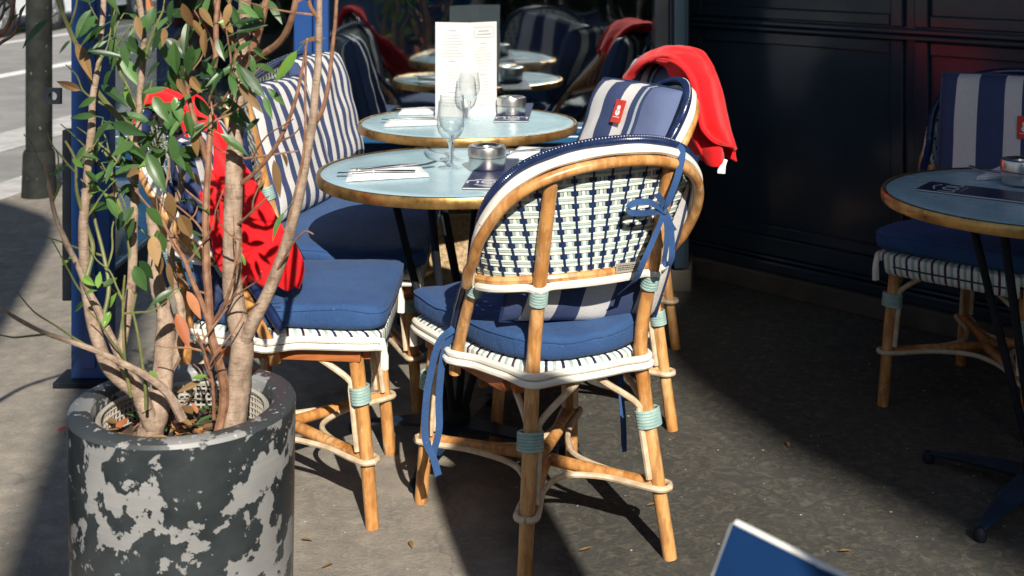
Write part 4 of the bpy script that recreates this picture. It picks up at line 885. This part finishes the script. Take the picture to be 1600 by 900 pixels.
# leaves: those that stand out in the photo are placed one by one, the rest scattered along the twigs
LV = [(138,80,198,88,13,0),(150,152,122,168,15,0),(158,133,200,163,24,0),(223,145,263,137,15,0),(250,98,225,120,15,0),(173,188,141,226,17,0),(210,222,174,243,20,0),(230,240,257,298,31,0),(268,210,276,260,21,1),(177,250,163,285,14,1),
 (110,63,90,83,10,0),(143,15,116,62,24,1),(150,24,121,57,18,1),(252,45,237,82,19,0),(272,65,275,118,26,0),(312,12,333,42,17,3),(297,30,323,63,17,3),(258,45,254,72,14,3),(213,25,220,62,18,3),(205,58,214,78,18,0),(277,123,289,150,13,3),(338,130,333,153,14,4),
 (230,195,252,189,14,0),(272,152,283,190,25,1),(300,203,311,247,18,3),(107,258,75,275,12,0),(127,243,155,247,12,0),(133,267,153,285,13,0),(113,248,130,262,12,2),(210,323,184,359,26,0),(210,340,197,375,19,0),(228,325,258,354,25,0),(167,310,186,341,18,1),
 (210,415,228,456,27,0),(217,408,240,436,23,0),(280,335,299,371,27,3),(238,368,246,416,27,3),(248,395,250,432,18,3),(128,432,148,446,16,2),(153,450,156,424,14,2),(183,434,155,449,13,0),(170,481,179,459,14,2),(172,487,160,513,16,2),(135,470,114,488,13,0),(107,407,95,414,9,2),(108,405,116,397,9,2),(132,460,148,452,9,2),(205,450,213,463,9,2),
 (292,455,315,499,21,4),(275,490,297,544,25,4),(323,587,298,591,9,2),(233,580,248,590,10,2),(383,110,402,143,17,1),(418,138,446,165,15,1),(413,150,425,186,15,1),(381,145,407,148,8,2),(406,185,382,206,13,0),(508,60,465,63,13,3),(400,40,405,63,16,4),(395,75,423,94,14,0),(390,85,400,120,15,1),
 (262,300,272,350,24,3),(245,360,258,395,26,0),(192,330,180,365,16,0),(300,380,312,402,10,1),(262,410,270,455,14,3),(428,250,438,310,18,3),(440,240,452,262,12,3),(383,415,378,395,7,2),(372,130,365,160,10,1),(258,60,300,95,26,0),(300,70,292,120,24,0),(262,110,290,150,24,0),(305,150,330,185,22,0),(240,150,262,190,24,0),(235,130,215,170,20,0),(285,5,300,45,22,3),(270,0,262,40,20,0),(240,10,228,50,20,0),(340,60,350,95,16,0),(315,95,340,120,18,0),(185,20,170,60,20,0),(160,40,135,70,18,0),(320,45,318,90,18,3),(290,175,300,215,20,0),(270,240,290,265,18,0),(350,30,365,55,14,3),(395,5,415,30,18,0),(420,0,440,35,16,0),(360,5,350,40,18,3),(190,70,200,105,18,0),(175,110,160,140,16,0)]
rl_ = random.Random(11)
for x0, y0, x1, y1, wd, c in LV:
    d_ = rl_.uniform(2.12,2.22); k = 'B' if x0 > 375 else ('C' if x0 > 262 else 'A'); tp = at(x1,y1,d_+rl_.uniform(-.03,.03))
    leaf(fol[k], at(x0,y0,d_), tp, wd*.00118*1.05, c, up=(rl_.uniform(-.3,.4),-.75,rl_.uniform(.3,.8)), fold=rl_.uniform(.05,.4), curl=rl_.uniform(.0,.25), seed=rl_.random()*6)
for k, cnt in (('A',150),('C',140),('B',34)):
    for _ in range(cnt):
        P_ = rl_.choice(twigs[k]) if rl_.random() < .5 else rl_.choice(paths[k][2:] if k == 'B' else paths[k]); p = P_[rl_.randrange(len(P_)//3, len(P_))]
        py = (CZ-p.z)*F/p.y+HZ; px = p.x/p.y*F+800
        dens = 1 if py < 210 else (.35 if py < 330 else .06)
        if k == 'B' and px > 430: dens *= .12
        if px < 115: dens *= .4
        if px > 340 and py > 105: dens *= .1
        if rl_.random() > dens: continue
        v = Vector((rl_.uniform(-1,1), rl_.uniform(-.7,.7), rl_.uniform(-1,.45))).normalized(); L_ = rl_.uniform(.038,.072); st_ = v*rl_.uniform(.004,.03)
        fol[k].tube([p, p+st_], .0009, 5, 1)
        m_ = rl_.choices([0,1,2,3,4],[.56,.22,.08,.13,.01])[0]
        leaf(fol[k], p+st_, p+st_+v*L_+Vector((0,0,-.012)), L_*rl_.uniform(.36,.50), m_, up=(rl_.uniform(-.6,.6),-.6,rl_.uniform(.1,1)), fold=rl_.uniform(.05,.45), curl=rl_.uniform(0,.35), seed=rl_.random()*6)
for k, par in (('A',sA),('B',sB),('C',sC)): world_child(fol[k], 'foliage', LM+['twig_green','twig_red'], par)
q = MB(); leaf(q, onz(88,674,.012), onz(114,664,.015), .022, 0, up=(0,0,1), curl=.1); tag(q.build('fallen_leaf', 'tag_red'), 'small red leaf lying on the ground left of the planter', 'leaf')
r9 = random.Random(5)
for k, (px_, py_) in enumerate(((520,880),(640,845),(1230,690),(1010,790),(470,842),(60,760),(330,890),(1330,860),(905,860))):
    p = onz(px_, py_, .006); a = r9.uniform(0,6.28); q = MB(); leaf(q, p, p+Vector((math.cos(a)*.03, math.sin(a)*.03, .004)), .014, 0, up=(0,0,1), curl=r9.uniform(-.3,.3))
    tag(q.build('fallen_leaf', 'leaf_dry'), 'tiny dry brown leaf scrap lying on the terrace paving', 'leaf', 'dry leaf scraps on the paving')
# twigs of another shrub poking in at the top left
tw = thing('shrub', 'bare twiggy shrub poking in at the top left corner beside the pole', 'shrub', at(-290,560,2.3)); tw.location.z = .42
b_ = MB(); stem(b_, [(-290,700,2.3),(-270,400,2.3),(-180,200,2.3),(-80,110,2.3),(-10,60,2.3),(15,35,2.3),(25,-30,2.3)], .012, .003); stem(b_, [(-40,100,2.3),(0,68,2.3),(22,52,2.3),(33,20,2.3)], .004, .002); stem(b_, [(-45,120,2.3),(-10,45,2.3),(5,20,2.3),(8,-20,2.3)], .004, .002); world_child(b_, 'branch', 'twig_red', tw)
b_ = MB()
for x0,y0,x1,y1,wd in ((22,52,38,42,10),(15,35,30,20,10),(-5,66,-20,40,12),(5,20,20,5,10),(30,25,40,5,9),(8,0,-8,20,10)): leaf(b_, at(x0,y0,2.3), at(x1,y1,2.3), wd*.0012, 0)
world_child(b_, 'leaves', LM, tw)
q = MB(); q.lathe([(.15,0),(.2,.40),(.2,.42),(.17,.42),(.165,.36),(.001,.36)], (0,0,0), 32); pq = q.build('planter', 'worn_rim'); pq.location = (tw.location.x, tw.location.y, 0); tag(pq, 'plain dark planter pot of the twiggy shrub at the left edge', 'planter')
# ------------------------------------------------------------------ blue windbreak, pole, cars
wb = thing('windbreak', 'tall blue metal windbreak post with glass screen behind the planter', 'windbreak', (-1.27,3.78,0))
part('post', 'blue_paint', wb, lambda q: (q.box((-.055,-.03,.02),(.060,.03,2.4)), q.box((-.02,-.036,.05),(.02,-.032,2.4))), smooth=False, bevel=.004)
part('edge_strip', 'iron', wb, lambda q: q.box((-.086,-.02,.25),(-.058,.02,.765)), smooth=False, bevel=.003)
part('base_plate', 'iron', wb, lambda q: q.box((-.10,-.06,0),(.10,.06,.018)), smooth=False, bevel=.003)
def brk(q):
    for a in range(24):
        t0, t1 = 2*math.pi*a/24, 2*math.pi*(a+1)/24
        def sq(t): c_, s_ = math.cos(t), math.sin(t); k = 1/max(abs(c_),abs(s_)); return (c_*k*.024, s_*k*.024)
        i = q.vs([(.013*math.cos(t0),0,.013*math.sin(t0)),(.013*math.cos(t1),0,.013*math.sin(t1)),(sq(t1)[0],0,sq(t1)[1]),(sq(t0)[0],0,sq(t0)[1])]); q.face((i,i+1,i+2,i+3))
bk = part('bracket', 'iron', wb, brk, smooth=False); bk.location = (-.112,-.012,.868); md = bk.modifiers.new('t', 'SOLIDIFY'); md.thickness = .014
part('screen_pane', 'screen_glass', wb, lambda q: q.box((.0,.034,.30),(.008,.98,2.35)), smooth=False)
part('bottom_rail', 'iron', wb, lambda q: q.box((-.015,.034,.22),(.022,.98,.298)), smooth=False)
pp = onz(61,306,0); po = thing('street_pole', 'thick black speckled street pole at the top left', 'pole', pp)
part('shaft', 'pole_paint', po, lambda q: q.lathe([(.066,.24),(.066,.245),(.064,3.5),(.05,3.52)], (0,0,0), 28)); part('base', 'pole_paint', po, lambda q: q.lathe([(.088,0),(.086,.03),(.08,.22),(.074,.239)], (0,0,0), 28))
def make_car(lab):
    t = thing('parked_car', lab, 'car', group='cars parked across the street'); q = MB()
    side = [(-2.05,.28),(-2.1,.5),(-2.05,.85),(-1.95,1.0),(-1.35,1.42),(-.3,1.50),(.55,1.40),(1.15,1.0),(1.9,.85),(2.1,.62),(2.1,.30)]
    RR = []
    for x, k, zz in ((-.86,.97,0),(-.90,1,0),(-.80,1,0),(0,1,0),(.80,1,0),(.90,1,0),(.86,.97,0)):
        RR.append([Vector((x*(1 if z < .9 else .84), y*k, z)) for y, z in side])
    q.rings(RR); bd = q.build('body', 'car_white', t, bevel=.02, angle=25)
    for sx in (-1, 1):
        q = MB(); i = q.vs([(sx*.80,y,z) for y, z in ((-1.3,1.0),(-1.1,1.36),(.35,1.36),(.9,1.0))]); q.face((i,i+1,i+2,i+3)); wn = q.build('window', 'car_window', t, smooth=False); md = wn.modifiers.new('t', 'SOLIDIFY'); md.thickness = .02; md.offset = 0
        for y in (-1.32, 1.35):
            q = MB(); q.rings([[Vector((sx*xx, y+rr*math.cos(a), .32+rr*math.sin(a))) for a in [2*math.pi*k/28 for k in range(28)]] for xx, rr in ((.66,.30),(.67,.325),(.895,.325),(.91,.30),(.905,.225),(.87,.215))]); wh = q.build('wheel', 'tyre', t)
            q = MB(); q.rings([[Vector((sx*xx, y+rr*math.cos(a), .32+rr*math.sin(a))) for a in [2*math.pi*k/28 for k in range(28)]] for xx, rr in ((.865,.21),(.89,.214),(.90,.20))])
            for k in range(7):
                a = 2*math.pi*k/7; mt = Matrix.Translation((sx*.903,y,.32)) @ Matrix.Rotation(a, 4, 'X'); q.box((-.006,-.022,.04),(.010,.022,.2), 0, mt)
            q.build('rim', 'alloy', wh)
        q = MB(); q.box((sx*.62-.14,-2.125,.72),(sx*.62+.14,-2.06,.9)); q.build('tail_light', 'tail_red', t, bevel=.01)
    q = MB(); q.box((-.84,-2.16,.30),(.84,-2.04,.52)); q.build('bumper', 'tyre', t, bevel=.03); return t
car = make_car('white parked car, the one farther along the street'); sdir = math.atan2(-.2, 1)
wp = onz(84,47,-.12); ul = Vector((.196,.98,0)); ur = Vector((.98,-.196,0))
car.location = wp - ur*.9 + ul*1.32; car.location.z = -.13; car.rotation_euler = (0,0,sdir)
c2 = copy_tree(car); c2['label'] = 'white parked car, the nearer one half cut by the left edge'; wp2 = onz(5,58,-.12); c2.location = wp2 - ur*.9 - ul*1.35; c2.location.z = -.13
# ------------------------------------------------------------------ blue board, basket
P0 = Vector((.2067,1.168,.80)); td = Vector((.61,-.79,0)).normalized(); nd = Vector((-.79,-.61,0)).normalized(); ln_ = R(32.7)
dn = nd*math.sin(ln_)-Vector((0,0,1))*math.cos(ln_); up_ = (-dn)
ab = thing('sandwich_board', 'blue folding board with chipped white edges at the bottom right', 'board', Vector((P0.x,P0.y,0)))
def slab(q, o0, e1, l1, e2, l2, th):
    n_ = e1.cross(e2).normalized()*th; c = [o0, o0+e1*l1, o0+e1*l1+e2*l2, o0+e2*l2]; i = q.vs(c+[p+n_ for p in c])
    for f in ((3,2,1,0),(4,5,6,7),(0,1,5,4),(1,2,6,5),(2,3,7,6),(3,0,4,7)): q.face([i+k for k in f])
L2 = .80/math.cos(ln_)
def board(o0, dd, nm, edged):
    q = MB(); slab(q, o0+td*.0, td, .6, dd, L2, .012); a = world_child(q, nm, 'board_blue', ab, smooth=False)
    if not edged: return
    q = MB()
    n_ = td.cross(dd).normalized()*.006
    for s0, e, l_ in ((o0, td, .6), (o0, dd, L2), (o0+td*.6, dd, L2)):
        k = 24; pts = [s0+n_+e*l_*i/k+Vector((noise.noise(Vector((i*.9,s0.x*50,1))),noise.noise(Vector((i*.7,2,s0.x))),0))*.0012 for i in range(k+1)]; q.tube(pts, .0056, 7)
    world_child(q, 'edging', 'white_rattan', a)
board(P0, dn, 'front_panel', True)
dn2 = -nd*math.sin(ln_)-Vector((0,0,1))*math.cos(ln_); board(P0-nd*.022-Vector((0,0,.03)), dn2, 'rear_panel', False)
bk = thing('wicker_basket', 'low wicker basket under the far table beside the window', 'basket', (-.24,4.52,0))
part('body', 'wicker', bk, lambda q: q.rings([[Vector((x*k, y*k*.6, z)) for x, y in ((-.14,-.14),(.14,-.14),(.14,.14),(-.14,.14))] for k, z in ((.9,0),(.95,.15),(1,.36),(.94,.36),(.9,.05))]), smooth=False, bevel=.01)
# ------------------------------------------------------------------ things out of frame: what shades the terrace and what the glass mirrors
pu = Vector((math.cos(R(SUN_AZ)), math.sin(R(SUN_AZ)), 0)); ps = Vector((SX, SY, 0))
def off(u, d_): return pu*u+ps*d_
nb = thing('added_building', 'tall stone building added unseen behind the viewer to shade the right side', 'building', off(7,16))  # unseen building, added as shadow caster for the right side
nb.rotation_euler = (0,0,R(SUN_AZ))
part('wall', 'stone_wall', nb, lambda q: q.poly_prism([(-5.32,-6),(8,-6),(8,0),(-5.32,0)], 0, 20), smooth=False)
PB = [(-5.30,12.6),(-5.356,12.99),(-5.60,13.5),(-5.665,13.87),(-5.60,14.15),(-5.30,14.45)]
part('shadow_bulge', 'stone_wall', nb, lambda q: q.rings([[Vector((x,y,z)) for x, z in PB] for y in (-.25,-.02)]), smooth=False)  # bulge shaped to fit the edge of the right-hand shadow
fn = thing('added_fence', 'dark board fence added behind the hedges to darken the window reflection', 'fence', (0,-3.5,0))  # added dark backing, so gaps in the hedges mirror dark
part('boards', 'black_paint', fn, lambda q: [q.box((-6+.2*k,-.02,0),(-6+.2*k+.19,.02,1.9+.02*(k%3))) for k in range(62)], smooth=False)
pz = thing('added_parasol', 'closed beige parasol added unseen behind the viewer to cast a shadow band', 'parasol', off(.62,.2))  # added to throw the shadow band in front of the nearest chair
part('canopy', 'canvas_beige', pz, lambda q: q.lathe([(.05,1.0),(.10,1.3),(.125,1.7),(.13,2.1),(.125,2.27),(.06,2.31),(.001,2.32)], (0,0,0), 20)); part('pole', 'iron', pz, lambda q: q.lathe([(.02,.06),(.02,1.05)], (0,0,0), 12)); part('base', 'granite', pz, lambda q: q.lathe([(.001,0),(.2,0),(.2,.05),(.05,.06),(.001,.06)], (0,0,0), 24))
tr = thing('added_trunk', 'bare tree trunk added unseen behind the viewer to cast the left shadow', 'tree', off(-.375,6)); part('trunk', 'bark', tr, lambda q: q.tube([(0,0,0),(.0,0,3),(.01,0,6.5),(.02,0,9)], .105, 12))  # invented trunk, throws the narrow shadow band at the lower left
cl = thing('added_column', 'round column added unseen behind the viewer to shade the far left', 'shadow caster', off(-1.45,1.5)); part('drum', 'facade_blue', cl, lambda q: q.lathe([(.6,0),(.6,.4),(.72,.45),(.72,5.1),(.70,5.3),(.5,5.55),(.1,5.7),(.001,5.72)], (0,0,0), 28))  # invented column, throws the broad shadow on the left ground
for i, (x, y) in enumerate(((-3.4,-2.6),(-1.5,-2.7),(.4,-2.75),(2.3,-2.7),(4.2,-2.6))):
    hd = thing('hedge', 'clipped dark hedge in a trough behind the viewer', 'hedge', (x,y,0), group='hedges behind the viewer'); r5 = random.Random(i)
    part('trough', 'black_paint', hd, lambda q: q.box((-.9,-.25,0),(.9,.25,.45)), smooth=False, bevel=.01); q = MB()
    for k in range(2100):
        p = Vector((r5.uniform(-.92,.92), r5.uniform(-.33,.33), r5.uniform(.42,1.5+.14*math.sin(x+r5.random())))); v = Vector((r5.uniform(-1,1), r5.uniform(-1,1), r5.uniform(-.5,1))).normalized(); leaf(q, p, p+v*.10, .05, r5.choice([0,0,0,1]), n=2)
    q.build('leaves', LM, hd); part('stems', 'bark', hd, lambda q: [q.tube([(xx,0,.4),(xx,0,1.2)], .03, 6) for xx in (-.6,-.2,.2,.6)])

aw = thing('added_awning', 'dark awning added above the view to cut sky light over window and table', 'awning', (0,0,2.62))  # added to block sky light on the right; its blue tints the bounce
part('canvas', 'facade_blue', aw, lambda q: q.poly_prism([(-1.6,3.55),(.55,3.55),(2.6,.9),(6,-1.8),(8,1),(1.2,5.0),(.6,5.2),(-1.6,5.2)], 0, .03), smooth=False)
part('valance', 'facade_blue', aw, lambda q: q.box((-1.6,3.52,-.2),(.55,3.545,.0)), smooth=False)
